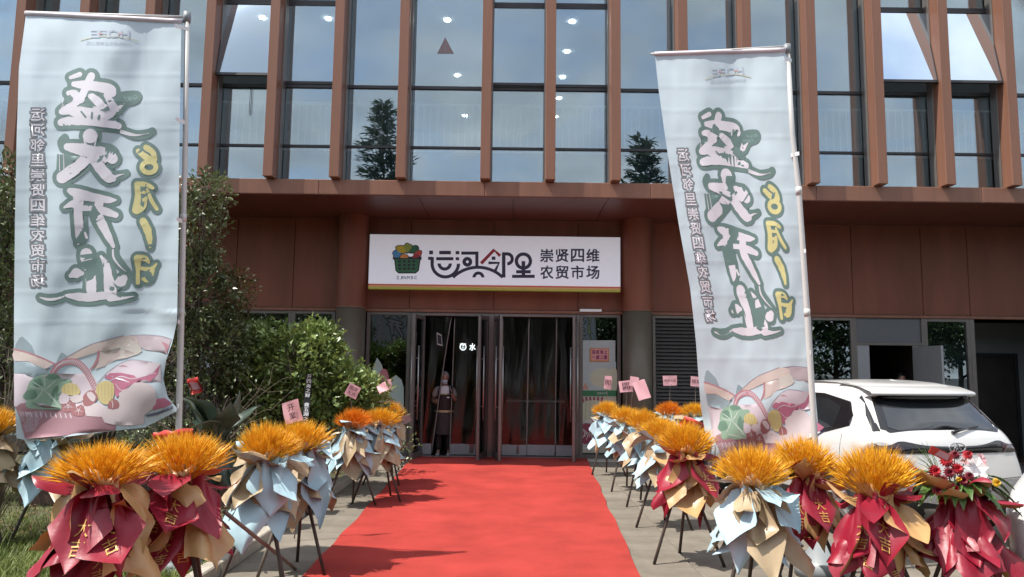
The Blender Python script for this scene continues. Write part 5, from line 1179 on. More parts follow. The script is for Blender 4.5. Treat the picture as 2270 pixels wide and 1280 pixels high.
# ================================================================ trees, shrubs
M['bark'] = pm('grey_brown_bark', (0.10, 0.075, 0.055), .85, var=.3, scale=14, bump=.5, bscale=40, stretch=(1, 1, .3))
M['twig'] = pm('pale_twig', (0.17, 0.13, 0.10), .8, var=.3, scale=14)
def leafmat(n, c1, c2): return pm(n, c1, .34, var=.3, scale=2.2, col2=c2, trans=.18, spec=.6)
M['leaf_shrub'] = leafmat('camellia_leaf', (0.105, 0.175, 0.042), (0.33, 0.42, 0.13))
M['leaf_tree'] = leafmat('osmanthus_leaf', (0.066, 0.100, 0.036), (0.20, 0.24, 0.10))
M['leaf_rust'] = leafmat('rusty_leaf', (0.09, 0.08, 0.025), (0.20, 0.16, 0.05))
M['leaf_far'] = leafmat('street_tree_leaf', (0.035, 0.075, 0.022), (0.08, 0.14, 0.04))
M['leaf_conifer'] = leafmat('conifer_needles', (0.04, 0.065, 0.035), (0.08, 0.12, 0.06))
def add_leaf(V, Fc, p, d, n, L, w):
    s = d.cross(n)
    if s.length < 1e-4: return
    s.normalize(); up = s.cross(d).normalized(); b = len(V)
    V.extend([tuple(p), tuple(p + d * L * .5 + s * w + up * L * .10), tuple(p + d * L - up * L * .05), tuple(p + d * L * .5 - s * w + up * L * .10), tuple(p + d * L * .5 - up * .0)])
    Fc.extend([(b, b + 1, b + 2, b + 4), (b, b + 4, b + 2, b + 3)])
def rvec(r): 
    while True:
        v = Vector((r.uniform(-1, 1), r.uniform(-1, 1), r.uniform(-1, 1)))
        if .05 < v.length < 1: return v.normalized()
def crown(r, blobs, nper, L, w, hollow=.55, upb=.35, twigs=None):
    """leaves gathered in sprigs on the shell of overlapping lobes"""
    V, Fc = [], []
    for (c_, rad, k) in blobs:
        c_ = Vector(c_); rad = Vector(rad)
        for _ in range(int(nper * k)):
            d = rvec(r); q = hollow + (1 - hollow) * r.random() ** .6; q *= 1 + .22 * noise.noise((d.x * 2.3 + c_.x * 3, d.y * 2.3, d.z * 2.3 + c_.z))
            p = c_ + Vector((d.x * rad.x, d.y * rad.y, d.z * rad.z)) * q
            if p.z < .12: continue
            gd = (d + Vector((0, 0, upb)) + rvec(r) * .5).normalized()
            for s_ in range(r.randint(4, 7)):
                ld = (gd + rvec(r) * .95).normalized(); add_leaf(V, Fc, p + rvec(r) * L * .7 + gd * (s_ * L * .2), ld, (Vector((0, 0, 1)) + rvec(r) * .7).normalized(), L * r.uniform(.7, 1.2), w * r.uniform(.8, 1.15))
            if twigs is not None and r.random() < .25: twigs.tube([c_.lerp(p, .35), c_.lerp(p, .75) + rvec(r) * .03, p], [.006, .004, .002], 4, False)
    m_ = MB(); m_.v = V; m_.f = Fc; return m_
def trunk(r, base, H, r0, limbs, spread, lean=(0, 0)):
    m_ = MB(); b = Vector(base); top = b + Vector((lean[0], lean[1], H)); pts = [b.lerp(top, q / 6) + Vector((r.uniform(-.03, .03), r.uniform(-.03, .03), 0)) * (q > 0) for q in range(7)]
    m_.tube(pts, [r0 * (1.25 if q == 0 else 1 - .5 * q / 6) for q in range(7)], 9)
    for k in range(limbs):
        s_ = pts[r.randint(2, 5)]; a = k * 2.4 + r.uniform(-.4, .4); l = r.uniform(.6, 1.1) * spread; e = s_ + Vector((math.cos(a) * l, math.sin(a) * l, r.uniform(.5, 1.1) * l)); mid = s_.lerp(e, .5) + Vector((0, 0, -.08 * l))
        m_.tube([s_, mid, e], [r0 * .45, r0 * .32, r0 * .12], 7)
        for q in range(3):
            e2 = e + Vector((r.uniform(-.4, .4), r.uniform(-.4, .4), r.uniform(.1, .5))) * spread * .6; m_.tube([mid.lerp(e, .3 + .3 * q), mid.lerp(e2, .7), e2], [r0 * .2, r0 * .13, r0 * .04], 5)
    return m_
# round camellia shrub in front of the windows
rs = random.Random(21)
def shrub(name, label, u, d, blobs, nper, L, w, mat, stems, seed, hollow=.5, cat='shrub'):
    r = random.Random(seed); c0 = px(u, 900, d); base = Vector((c0.x, d, .03)); root = empty(name, base, label, cat)
    tw = MB()
    B_ = [((base.x + a, base.y + b, z), rad, k) for (a, b, z, rad, k) in blobs]
    cr_ = crown(r, B_, nper, L, w, hollow, .4, tw); co = cr_.build('crown', mat, root)
    t_ = MB()
    for k in range(stems):
        a = r.uniform(0, 6.28); q = Vector((.14 * math.cos(a), .14 * math.sin(a), 0)); bl = r.choice(B_); e = Vector(bl[0]); mid = base.lerp(e, .5) + q * .8
        t_.tube([base + q, mid, e.lerp(mid, .1)], [.024, .018, .008], 7)
        for _ in range(3): e2 = e + rvec(r) * .35; t_.tube([mid.lerp(e, .4), e2], [.009, .003], 5)
    t_.v += []; tr_ = t_.build('trunk', M['bark'], root, True); tw.build('twigs', M['twig'], root, kind='stuff')
    return root
shrub('camellia_shrub', 'round glossy green camellia shrub in front of the ground floor windows', 650, 10.7, [(-.55, 0, 1.55, (.55, .5, .52), 1.0), (.1, -.1, 1.75, (.6, .5, .55), 1.2), (.65, 0, 1.35, (.5, .45, .45), .9), (-.1, .1, 1.2, (.8, .6, .45), 1.0), (.3, .1, 2.08, (.26, .3, .25), .35), (-.5, 0, 2.02, (.3, .3, .26), .4), (.95, .05, 1.25, (.32, .3, .33), .45)], 400, .10, .027, M['leaf_shrub'], 9, 3)
# tall osmanthus behind the left banner
shrub('osmanthus_tree', 'tall dark leafed osmanthus tree behind the left banner pole', 455, 10.0, [(-.35, 0, 3.6, (.45, .5, .62), .8), (-.45, .1, 2.9, (.55, .55, .6), 1.0), (-.1, -.1, 2.6, (.48, .5, .55), .9), (-.3, 0, 1.9, (.75, .6, .6), 1.1), (.1, 0, 2.0, (.45, .5, .5), .7), (-.5, 0, 1.2, (.6, .5, .45), .5), (-.2, .1, 4.05, (.3, .3, .35), .35)], 300, .075, .020, M['leaf_tree'], 12, 5, .4, 'tree')
shrub('rusty_shrub', 'small rust tinged bush sprig between the tall tree and the brown wall', 505, 10.3, [(.0, 0, 2.75, (.26, .25, .3), .7), (-.15, 0, 2.2, (.3, .3, .35), .6), (-.2, 0, 1.6, (.3, .3, .3), .3)], 150, .07, .018, M['leaf_rust'], 5, 7, .3, 'bush')
shrub('osmanthus_tree', 'dark leafed tree at the left picture edge beyond the banner', -40, 9.2, [(0, 0, 3.2, (.7, .6, .9), 1.2), (.45, 0, 2.7, (.5, .5, .6), .8), (.2, 0, 3.75, (.55, .5, .6), .8), (0, 0, 1.7, (.8, .6, .6), .9), (.3, -.1, 2.0, (.5, .5, .5), .6)], 330, .08, .021, M['leaf_tree'], 12, 9, .4, 'tree')
shrub('osmanthus_tree', 'leafy tree hidden behind the left banner cloth', 230, 10.4, [(0, 0, 2.6, (.8, .6, .9), 1.0), (.5, 0, 1.8, (.7, .6, .6), .8), (-.5, 0, 1.7, (.7, .6, .6), .8)], 170, .085, .022, M['leaf_tree'], 9, 11, .4, 'tree')
# bare arching twigs
def twigbush(label, u, d, n, seed, R_, H_):
    r = random.Random(seed); c0 = px(u, 900, d); base = Vector((c0.x, d, .03)); root = empty('bare_bush', base, label, 'bush'); m_ = MB()
    for k in range(n):
        a = r.uniform(0, 6.28); l = r.uniform(.4, 1) * R_; h = r.uniform(.35, 1) * H_; e = base + Vector((math.cos(a) * l, math.sin(a) * l * .6, h)); mid = base.lerp(e, .5) + Vector((-math.cos(a) * l * .15, 0, h * .15))
        pts = catmull([base, mid, e, e + Vector((math.cos(a) * .2, 0, -.02 + r.uniform(-.1, .2)))], False, 4); m_.tube(pts, [.006 - .0048 * i / len(pts) for i in range(len(pts))], 5, False)
        for _ in range(3): q = Vector(r.choice(pts[3:])); m_.tube([q, q + Vector((r.uniform(-.3, .3), r.uniform(-.2, .2), r.uniform(.0, .35)))], [.003, .001], 4, False)
    m_.build('branches', M['twig'], root, True)
    V, Fc = [], []
    for _ in range(n * 6): p = base + Vector((r.uniform(-R_, R_), r.uniform(-.4, .4), r.uniform(.3, 1) * H_)); add_leaf(V, Fc, p, rvec(r), Vector((0, 0, 1)), .06, .016)
    q = MB(); q.v = V; q.f = Fc; q.build('sparse_leaves', M['leaf_tree'], root, kind='stuff')
twigbush('bare twiggy bush with arching pale branches right of the left banner pole', 470, 9.3, 46, 31, .95, 1.5)
twigbush('bare twiggy bush with arching pale branches at the left picture edge', 5, 7.6, 40, 33, .8, 1.8)
twigbush('thin twiggy undergrowth below the round shrub', 700, 10.4, 26, 35, .6, .9)
# low dark hedge and small red blossoms under the shrub
shrub('low_hedge', 'low dark hedge in the shade along the building left of the column', 560, 12.4, [(-1.6 + k * .75, 0, .45, (.55, .4, .45), .8) for k in range(6)], 150, .07, .02, M['leaf_tree'], 8, 15, .5, 'hedge')
# fallen dry leaves on the bed
r = random.Random(77); V, Fc = [], []
for _ in range(900):
    add_leaf(V, Fc, Vector((r.uniform(-5.5, KX - .2), r.uniform(6.8, 12), .075 + r.uniform(0, .03))), Vector((r.uniform(-1, 1), r.uniform(-1, 1), r.uniform(-.1, .25))).normalized(), Vector((0, 0, 1)), r.uniform(.04, .08), r.uniform(.012, .02))
q = MB(); q.v = V; q.f = Fc; q.build('leaf_litter', pm('dry_leaf', (.20, .12, .055), .8, var=.4, scale=5), None, kind='stuff', label='dry fallen leaves scattered on the planting bed soil', cat='leaves')
# low brown planter wall behind the front stands
pw = empty('planter_wall', (-5, 9.0, 0), 'low dark brown planter wall behind the flower stands on the lawn', 'planter wall')
for k in range(4):
    m_ = MB(); x = px(60, 1000, 9.0).x + k * .86; m_.bbox(x, x + .85, 8.9, 9.12, 0.02, .42, .012); m_.build('stone_block', pm('brown_stone', (.075, .040, .032), .6, var=.2, scale=9, bump=.2) if k == 0 else bpy.data.materials['brown_stone'], pw)
m_ = MB(); m_.bbox(px(60, 1000, 9.0).x - .03, px(60, 1000, 9.0).x + 3.46, 8.86, 9.16, .421, .47, .01); m_.build('coping', bpy.data.materials['brown_stone'], pw)
# street trees across the road, seen only as reflections in the glass
def conifer(label, x, y, H_, seed):
    r = random.Random(seed); base = Vector((x, y, 0)); root = empty('conifer_tree', base, label, 'tree', 'trees across the road'); V, Fc = [], []; tr_ = MB()
    tr_.tube([base, base + Vector((0, 0, H_ * .5)), base + Vector((0, 0, H_ * .97))], [.22, .14, .02], 8)
    n = 120
    for k in range(n):
        z = H_ * (.12 + .88 * k / n); a = k * 2.4 + r.uniform(-.3, .3); l = (H_ - z) * .28 * r.uniform(.6, 1.2) + .25; e = base + Vector((math.cos(a) * l, math.sin(a) * l, z + l * r.uniform(.05, .4))); s_ = base + Vector((0, 0, z)); tr_.tube([s_, e], [.03, .008], 4, False)
        for _ in range(int(20 + l * 30)):
            p = s_.lerp(e, r.uniform(.15, 1.05)) + rvec(r) * .22; add_leaf(V, Fc, p, (e - s_).normalized() + rvec(r) * .7, Vector((0, 0, 1)), r.uniform(.25, .5), .08)
    m_ = MB(); m_.v = V; m_.f = Fc; m_.build('crown', M['leaf_conifer'], root); tr_.build('trunk', M['bark'], root, True)
DB = 17.0
def mirx(u, d): return (u - CU) / F * (2 * YG + d)
def mirz(v, d): return px(CU, v, 2 * YG + d).z
conifer('taller dark conifer across the road, mirrored left of the middle in the upper glass', mirx(838, DB) , -DB, mirz(238, DB), 3)
conifer('lower dark conifer across the road, mirrored right of the middle in the upper glass', mirx(1432, DB), -DB, mirz(308, DB), 4)
def btree(label, x, y, H_, W_, seed):
    r = random.Random(seed); base = Vector((x, y, 0)); root = empty('street_tree', base, label, 'tree', 'trees across the road')
    bl = [((x + r.uniform(-.5, .5) * W_, y + r.uniform(-.4, .4) * W_, H_ * r.uniform(.35, .8)), (W_ * .45, W_ * .45, H_ * .22), 1) for _ in range(8)]
    crown(r, bl, 130, .30, .09, .4).build('crown', M['leaf_far'], root); trunk(r, base, H_ * .6, .16, 6, W_ * .5).build('trunk', M['bark'], root, True)
TX = [-28, -23.5, -19, -15, -11.3, -8.2, -4.6, -1.4, 2.3, 5.6, 9.4, 13, 17, 21, 25, 29]
O_ = ('outermost', 'second', 'third', 'fourth', 'fifth', 'sixth', 'seventh', 'eighth')
WD = ['%s from the left end' % w for w in O_] + ['%s from the right end' % w for w in reversed(O_)]
for k, x in enumerate(TX): btree('leafy street tree across the road, %s of the row' % WD[k], x, -9.5 - (k % 3) * 1.2, 6.4 + (k * 37 % 5) * .3, 4.4, 50 + k)
# ================================================================ white cars
M['carwhite'] = pm('white_car_paint', (0.62, 0.62, 0.61), .28, var=.015, scale=1.5, coat=.8)
M['carblack'] = pm('gloss_black_trim', (0.012, 0.012, 0.014), .12, var=.1, coat=.5)
M['carclad'] = pm('matt_black_cladding', (0.025, 0.025, 0.026), .6, var=.15)
M['carglass'] = pm('dark_car_glass', (0.018, 0.021, 0.024), .04, var=.2, scale=2, spec=.9, coat=.6)
M['lampred'] = pm('dark_red_lamp', (0.10, 0.006, 0.010), .1, var=.3, scale=20, coat=.8)
M['lampdeep'] = pm('smoked_lamp', (0.035, 0.012, 0.014), .08, var=.3, scale=20, coat=.8)
M['chrome'] = pm('chrome', (0.72, 0.72, 0.73), .12, 1.0, var=.05)
M['tyre'] = pm('tyre_rubber', (0.018, 0.018, 0.019), .8, var=.2, scale=20)
M['alloy'] = pm('alloy_rim', (0.40, 0.41, 0.42), .3, .9, var=.05)
zk = [.24, .34, .50, .64, .78, .90, 1.00, 1.08, 1.20, 1.35, 1.48, 1.56, 1.60]
XR = lambda z: float(np.interp(z, zk, [.14, .05, .0, .0, .04, .075, .10, .14, .24, .37, .49, .56, .60]))
XF = lambda z: float(np.interp(z, zk, [4.30, 4.38, 4.42, 4.42, 4.38, 4.22, 3.85, 3.40, 3.15, 2.78, 2.45, 2.20, 2.05]))
HW = lambda z: float(np.interp(z, zk, [.80, .865, .905, .915, .92, .915, .90, .875, .83, .765, .71, .665, .62]))
RC = lambda z: float(np.interp(z, zk, [.16, .18, .20, .20, .20, .20, .20, .20, .20, .19, .18, .18, .18]))
BOW = .10
def rear_x(y, z):
    w, r, x0 = HW(z), RC(z), XR(z); a = abs(y); k = BOW * (min(a, w - r) / w) ** 2
    if a <= w - r: return x0 + k
    q = min(1.0, (a - (w - r)) / r); return x0 + k + r * (1 - math.sqrt(max(0, 1 - q * q))) * 1.3
def side_y(x, z):
    w = HW(z); x0 = XR(z) + BOW; r = RC(z) * 1.3
    t = (x - x0 - .0) / r
    if t < 1: return w - RC(z) * (1 - math.sqrt(max(0, 1 - (1 - max(0, t)) ** 2)))
    return w - .012 * ((x - 2.1) / 2.0) ** 2
def contour(z):
    w, r = HW(z), RC(z); P = []
    for k in range(13): y = (w - r) * k / 12; P.append((rear_x(y, z), y))
    for k in range(1, 9): y = w - r + r * math.sin(k / 8 * math.pi / 2); P.append((rear_x(y, z), y))
    xs, xe = P[-1][0], XF(z) - .55
    for k in range(1, 31): x = xs + (xe - xs) * k / 30; P.append((x, side_y(x, z)))
    y1 = P[-1][1]
    for k in range(1, 13): t = k / 12 * math.pi / 2; P.append((xe + .55 * math.sin(t) ** .9 * (1), y1 * (1 - (1 - math.cos(t)) ** 1.6)))
    return P
def make_car(label, loc, ang, plate=True):
    root = empty('parked_car', (0, 0, 0), label, 'car', 'white cars parked on the forecourt')
    rows = []
    zs = [.24 + 1.34 * k / 44 for k in range(45)]
    for z in zs:
        H_ = contour(z); rows.append([(x, y, z) for (x, y) in H_] + [(x, -y, z) for (x, y) in reversed(H_[1:-1])])
    top = rows[-1]; cx = sum(p[0] for p in top) / len(top)
    for (k, dz) in ((.97, .022), (.90, .042), (.75, .060), (.5, .072), (.2, .078)):
        rows.append([(cx + (p[0] - cx) * (1 - (1 - k) * .8), p[1] * k, zs[-1] + dz - .014 * ((p[0] - cx) / .8) ** 2 - .022 * max(0, (cx - .15 - p[0]) / .6)) for p in top])
    m_ = MB(); m_.grid(rows, 0, 0, True); m_.f.append(tuple(len(m_.v) - len(top) + i for i in range(len(top)))); me = m_.mesh('body', M['carwhite'], True); recalc(me)
    body = link('body', me, root)
    def patch(name, pts, mat, off=.006, side=0, parent=root, smooth=2, step=.06):
        """outline on the rear face (y,z) or on a flank (x,z)"""
        def fn(a, b, e):
            if side == 0: return Vector((rear_x(a, b) - off, a, b))
            return Vector((a, side * (side_y(a, b) + off), b))
        A_ = Art(fn, flip=(side <= 0 and side != 0) or side == 0); A_.poly('p', pts, 0, smooth, step); k = list(A_.m)[0]
        me = A_.m[k].mesh(name, mat, True); o = link(name, me, parent); return o
    sym = lambda h: h + [(-y, z) for (y, z) in reversed(h)]
    patch('rear_window_surround', [(-.66, 1.125), (.66, 1.125), (.73, 1.16), (.60, 1.49), (-.60, 1.49), (-.73, 1.16)], M['carblack'], .004, smooth=0)
    for s in (-1, 1): patch('pillar_trim', [(s * .66, 1.49), (s * .74, 1.14), (s * .80, 1.13), (s * .715, 1.47)], M['carblack'], .005, smooth=0)
    rw = patch('rear_window', [(-.56, 1.15), (.56, 1.15), (.65, 1.18), (.56, 1.40), (.52, 1.425), (-.52, 1.425), (-.56, 1.40), (-.65, 1.18)], M['carglass'], .009, smooth=0)
    wp = MB(); wp.tube([Vector((rear_x(-.02, 1.13) - .03, -.02, 1.13)), Vector((rear_x(-.05, 1.15) - .035, -.12, 1.15)), Vector((rear_x(-.4, 1.19) - .022, -.42, 1.185))], [.02, .012, .006], 8); wp.build('rear_wiper', M['carblack'], root, True)
    # light bar
    patch('light_bar', [(-.70, .925), (.70, .925), (.86, .90), (.895, .955), (.84, 1.015), (.60, 1.045), (-.60, 1.045), (-.84, 1.015), (-.895, .955), (-.86, .90)], M['carblack'], .006, smooth=0)
    patch('light_strip', [(-.70, .995), (.70, .995), (.70, 1.012), (-.70, 1.012)], M['lampred'], .010, smooth=0)
    for s in (-1, 1):
        patch('tail_light', [(s * .60, .93), (s * .85, .91), (s * .885, .955), (s * .84, 1.005), (s * .62, 1.025)], M['lampdeep'], .011, smooth=0)
        patch('tail_lamp_strip', [(s * .64, .965), (s * .86, .955), (s * .86, .975), (s * .64, .99)], M['lampred'], .014, smooth=0)
    # emblem: oval ring and arch
    em_ = MB(); xe = rear_x(0, .985) - .016
    def oval(rx, rz, n=28): return [Vector((xe, rx * math.cos(2 * math.pi * k / n), .985 + rz * math.sin(2 * math.pi * k / n))) for k in range(n + 1)]
    em_.tube(oval(.098, .044), .007, 6, False)
    em_.tube([Vector((xe, -.05, .952)), Vector((xe, 0, 1.024)), Vector((xe, .05, .952))], .008, 6); em_.tube([Vector((xe, -.022, .95)), Vector((xe, 0, .985)), Vector((xe, .022, .95))], .006, 6); em_.build('emblem', M['chrome'], root, True)
    patch('plate_recess', [(-.30, .62), (.30, .62), (.33, .80), (-.33, .80)], M['carwhite'], .004, smooth=0); 
    patch('bumper_cladding', [(-.80, .26), (.80, .26), (.89, .36), (.86, .50), (.5, .46), (-.5, .46), (-.86, .50), (-.89, .36)], M['carclad'], .008, smooth=0)
    patch('bumper_plate', [(-.42, .30), (.42, .30), (.46, .40), (-.46, .40)], M['steel'], .014, smooth=0)
    sm_ = MB(); sm_.tube([Vector((rear_x(y, .66) - .001, y, .66 + .03 * abs(y))) for y in np.linspace(-.86, .86, 25)], .0035, 5); sm_.build('tailgate_seam', M['carclad'], root, True)
    # spoiler
    P = []
    for y in np.linspace(-.66, .66, 17):
        k = 1 - .25 * abs(y / .66) ** 3; x1 = XR(1.52) + BOW * (y / .7) ** 2
        P.append([Vector((x1 + .42, y, 1.600 + .025 * k)), Vector((x1 + .08, y, 1.570 + .02 * k)), Vector((x1 - .15 * k, y, 1.525 + .012 * k)), Vector((x1 - .18 * k, y, 1.512)), Vector((x1 - .16 * k, y, 1.495)), Vector((x1 + .0, y, 1.47))])
    q = MB(); q.grid(P, 0, 0); me = q.mesh('spoiler', M['carwhite'], True); recalc(me); link('spoiler', me, root)
    q = MB(); q.grid([[p[4] + Vector((.004, 0, -.003)), p[5] + Vector((0, 0, -.01))] for p in P[1:-1]], 0, 0); q.build('spoiler_underside', M['carblack'], root, True)
    # flanks
    for s in (-1, 1):
        patch('side_window_surround', [(.62, 1.17), (.98, 1.075), (3.05, 1.06), (2.50, 1.45), (2.0, 1.50), (1.2, 1.495), (.72, 1.42), (.58, 1.30)], M['carblack'], .005, s, smooth=0)
        for pts in ([(.86, 1.13), (1.10, 1.105), (1.40, 1.105), (1.40, 1.45), (1.10, 1.44), (.84, 1.36)], [(1.46, 1.105), (2.18, 1.10), (2.10, 1.455), (1.46, 1.46)], [(2.25, 1.10), (2.86, 1.095), (2.48, 1.41), (2.20, 1.45)]): patch('side_window', pts, M['carglass'], .009, s, smooth=0)
        patch('sill_cladding', [(.30, .26), (4.0, .26), (4.0, .40), (.30, .40)], M['carclad'], .008, s, smooth=0)
        for xs_ in (.50, 3.30):
            ar = MB(); c_ = Vector((xs_ + .28, 0, .36)); n = 22
            P = [[Vector((c_.x + rr_ * math.cos(math.pi * k / n), s * (side_y(c_.x + rr_ * math.cos(math.pi * k / n), c_.z + rr_ * math.sin(math.pi * k / n)) + .010), max(.25, c_.z + rr_ * math.sin(math.pi * k / n)))) for k in range(n + 1)] for rr_ in (.34, .40)]
            ar.grid(P, 0, 0); ar.build('wheel_arch', M['carclad'], root, True)
            wl = MB(); hub = Vector((c_.x, s * .80, .345)); n = 30
            prof = [(.205, -.10), (.30, -.105), (.335, -.09), (.345, -.05), (.345, .06), (.335, .10), (.30, .125), (.235, .12), (.22, .10)]
            wl.grid([[hub + Vector((rr_ * math.cos(2 * math.pi * k / n), s * yy_, rr_ * math.sin(2 * math.pi * k / n))) for k in range(n)] for (rr_, yy_) in prof], 0, 0, True); tyre = wl.build('wheel', M['tyre'], root, True)
            rm = MB()
            for k in range(5):
                t = k * 2 * math.pi / 5; d = Vector((math.cos(t), 0, math.sin(t))); sd_ = Vector((-math.sin(t), 0, math.cos(t)))
                rm.obox(hub + d * .12 + Vector((0, s * .10, 0)), (d, sd_, Vector((0, 1, 0))), .11, .026, .014)
            rm.tube([hub + Vector((0, s * .085, 0)), hub + Vector((0, s * .12, 0))], .045, 14); rm.build('rim', M['alloy'], tyre)
            bk = MB(); bk.tube([hub + Vector((0, -s * .06, 0)), hub + Vector((0, s * .085, 0))], .215, 24); bk.build('rim_back', M['black'], tyre)
        sr_ = MB(); sr_.tube([Vector((x, s * (HW(1.58) - .03 + .0), 1.585 + z_)) for (x, z_) in ((.82, .0), (.92, .02), (1.4, .034), (1.9, .03), (2.05, .0))], [.008, .010, .011, .010, .007], 8); sr_.build('roof_rail', M['alloy'], root, True)
        for (x, z0, z1) in ((1.43, .42, 1.08), (2.32, .42, 1.08), (3.10, .42, 1.05), (.70, .62, 1.08)):
            dl = MB(); dl.tube([Vector((x + (.18 * max(0, .75 - z) if x < 1 else 0), s * (side_y(x, z) + .0005), z)) for z in np.linspace(z0, z1, 9)], .003, 5); dl.build('door_seam', M['carclad'], root, True)
        for x in (1.60, 2.48):
            hn = MB(); hn.bbox(x - .10, x + .10, -.012, .012, .93, .965, .01); hn.v = [(a, s * (side_y(a, b_) + .012) + b, b_) for (a, b, b_) in hn.v]; hn.build('door_handle', M['carwhite'], root, True)
        mr = MB(); mr.bbox(2.68, 2.84, s * .93 - .09, s * .93 + .09, 1.06, 1.20, .04); mr.build('wing_mirror', M['carwhite'], root, True)
        # headlamp and bonnet seam
        patch('headlight', [(3.72, .78), (4.02, .80), (3.98, .88), (3.75, .87)], M['carglass'], .006, s, smooth=0)
    gl_ = MB(); P = []
    for y in np.linspace(-.62, .62, 9): P.append([Vector((XF(z) - .03 - .25 * (y / .8) ** 2 + .02, y * (HW(z) / .8), z)) for z in (1.10, 1.22, 1.36, 1.5)])
    gl_.grid(P, 0, 0); gl_.build('windscreen', M['carglass'], root, True)
    gr_ = MB(); P = []
    for y in np.linspace(-.5, .5, 9): P.append([Vector((4.43 - .35 * (y / .8) ** 2 , y, z)) for z in (.42, .55, .72)])
    gr_.grid(P, 0, 0); gr_.build('grille', M['carclad'], root, True)
    ub = MB(); ub.box(.3, 4.1, -.72, .72, .20, .30); ub.build('underbody', M['black'], root)
    root.rotation_euler = (0, 0, ang); root.location = loc
    return root
def copy_tree(o, parent=None):
    c_ = o.copy(); COL.objects.link(c_)
    if parent is not None: c_.parent = parent
    for ch in o.children: copy_tree(ch, c_)
    return c_
p0 = px(2136, 985, 7.6)
CARA = R(90 + 13)
car = make_car('white SUV seen from behind, parked in front of the service door', (p0.x, p0.y, 0), CARA)
h = Vector((-.72, -.69, 0)).normalized(); rt = Vector((h.y, -h.x, 0)); cn = px(2252, 1130, 5.2); cn.z = 0
o2 = cn - h * 4.22 - rt * .80
car2 = copy_tree(car); car2['label'] = 'front corner of another white car at the bottom right edge'
car2.rotation_euler = (0, 0, math.atan2(h.y, h.x)); car2.location = o2
for o in list(car2.children):
    if o.name.startswith('wing_mirror'): bpy.data.objects.remove(o)
# ================================================================ people
M['skin'] = pm('skin', (0.42, 0.235, 0.165), .5, var=.08, scale=12); M['hair'] = pm('black_hair', (0.012, 0.011, 0.011), .5, var=.2, scale=60)
M['shirt'] = pm('white_shirt', (0.80, 0.80, 0.82), .8, var=.05, scale=8); M['navy'] = pm('navy_strap', (0.02, 0.025, 0.06), .7); M['apronband'] = pm('pale_yellow_band', (0.55, 0.45, 0.25), .7)
M['mask'] = pm('blue_mask', (0.50, 0.62, 0.72), .7, var=.04); M['capcloth'] = pm('grey_patterned_cap', (0.10, 0.10, 0.10), .8, var=.6, scale=55, col2=(.42, .42, .41)); M['shoe'] = pm('white_soled_shoe', (0.34, 0.33, 0.33), .6)
M['apron'] = pm('dark_brown_apron', (0.040, 0.022, 0.022), .75, var=.15, scale=20); M['apron2'] = pm('grey_brown_waist_apron', (0.058, 0.045, 0.045), .8, var=.15, scale=20)
def skin(name, J, E, mat, parent, rootj=0, sub=2):
    """continuous surface grown round connected joints (x,y,z,rx,ry)"""
    me = bpy.data.meshes.new(name); me.from_pydata([j[:3] for j in J], E, []); o = bpy.data.objects.new(name, me); COL.objects.link(o)
    o.modifiers.new('Skin', 'SKIN'); sm = o.modifiers.new('Sub', 'SUBSURF'); sm.levels = sub; sm.render_levels = sub
    sv_ = me.skin_vertices[0].data
    for k, j in enumerate(J): sv_[k].radius = (j[3], j[4] if len(j) > 4 else j[3]); sv_[k].use_root = (k == rootj)
    dg = bpy.context.evaluated_depsgraph_get(); m2 = bpy.data.meshes.new_from_object(o.evaluated_get(dg)); m2.materials.clear(); m2.materials.append(mat); m2.name = name
    m2.polygons.foreach_set('use_smooth', [True] * len(m2.polygons)); bpy.data.objects.remove(o); bpy.data.meshes.remove(me)
    return link(name, m2, parent)
def headmesh(c_, s, turn=0.0):
    """head with brow, nose, chin, ears"""
    m_ = MB(); rows = []
    for j in range(17):
        th = math.pi * j / 16; r_ = []
        for i in range(24):
            ph = 2 * math.pi * i / 24; x = .075 * math.sin(th) * math.cos(ph); y = .092 * math.sin(th) * math.sin(ph); z = .115 * math.cos(th)
            if z < -.02: k = 1 - .30 * min(1, (-.02 - z) / .09); x *= k; y *= k if y < 0 else k * .8
            if y < 0:
                fx_ = abs(x)
                y -= .020 * math.exp(-((x / .013) ** 2 + ((z + .012) / .022) ** 2)) + .006 * math.exp(-((z - .035) / .012) ** 2) * (fx_ < .05) - .006 * math.exp(-(((fx_ - .03) / .014) ** 2 + ((z - .015) / .012) ** 2)) + .006 * math.exp(-((x / .025) ** 2 + ((z + .055) / .010) ** 2))
            r_.append((x, y, z))
        rows.append(r_)
    m_.grid(rows, 0, 0, True)
    for sx in (-1, 1):
        e = [(sx * .078, .005 + .018 * math.cos(t), .0 + .030 * math.sin(t)) for t in np.linspace(0, 6.28, 9)[:-1]]; b = len(m_.v); m_.v += e + [(sx * .070, .005, 0), (sx * .090, .012, .0)]
        for k in range(8): m_.f += [(b + k, b + (k + 1) % 8, b + 9)]
    ct_, st_ = math.cos(turn), math.sin(turn)
    m_.v = [(c_[0] + s * (x * ct_ - y * st_), c_[1] + s * (x * st_ + y * ct_), c_[2] + s * z) for (x, y, z) in m_.v]
    return m_
def eyes(c_, s, turn, root):
    e = MB(); ct_, st_ = math.cos(turn), math.sin(turn)
    for sx in (-1, 1):
        for (x0, z0, w, hh) in ((sx * .030, .016, .013, .0045), (sx * .030, .036, .017, .0035)):
            x, y, z = x0, -.088 + .010, z0; P = []
            for t in np.linspace(0, 6.28, 9)[:-1]: a = x + w * math.cos(t); b = y - .004; cz = z + hh * math.sin(t); P.append((c_[0] + s * (a * ct_ - b * st_), c_[1] + s * (a * st_ + b * ct_), c_[2] + s * cz))
            e.add(P, [tuple(range(8))])
    return e.build('eyes_and_brows', M['hair'], root)
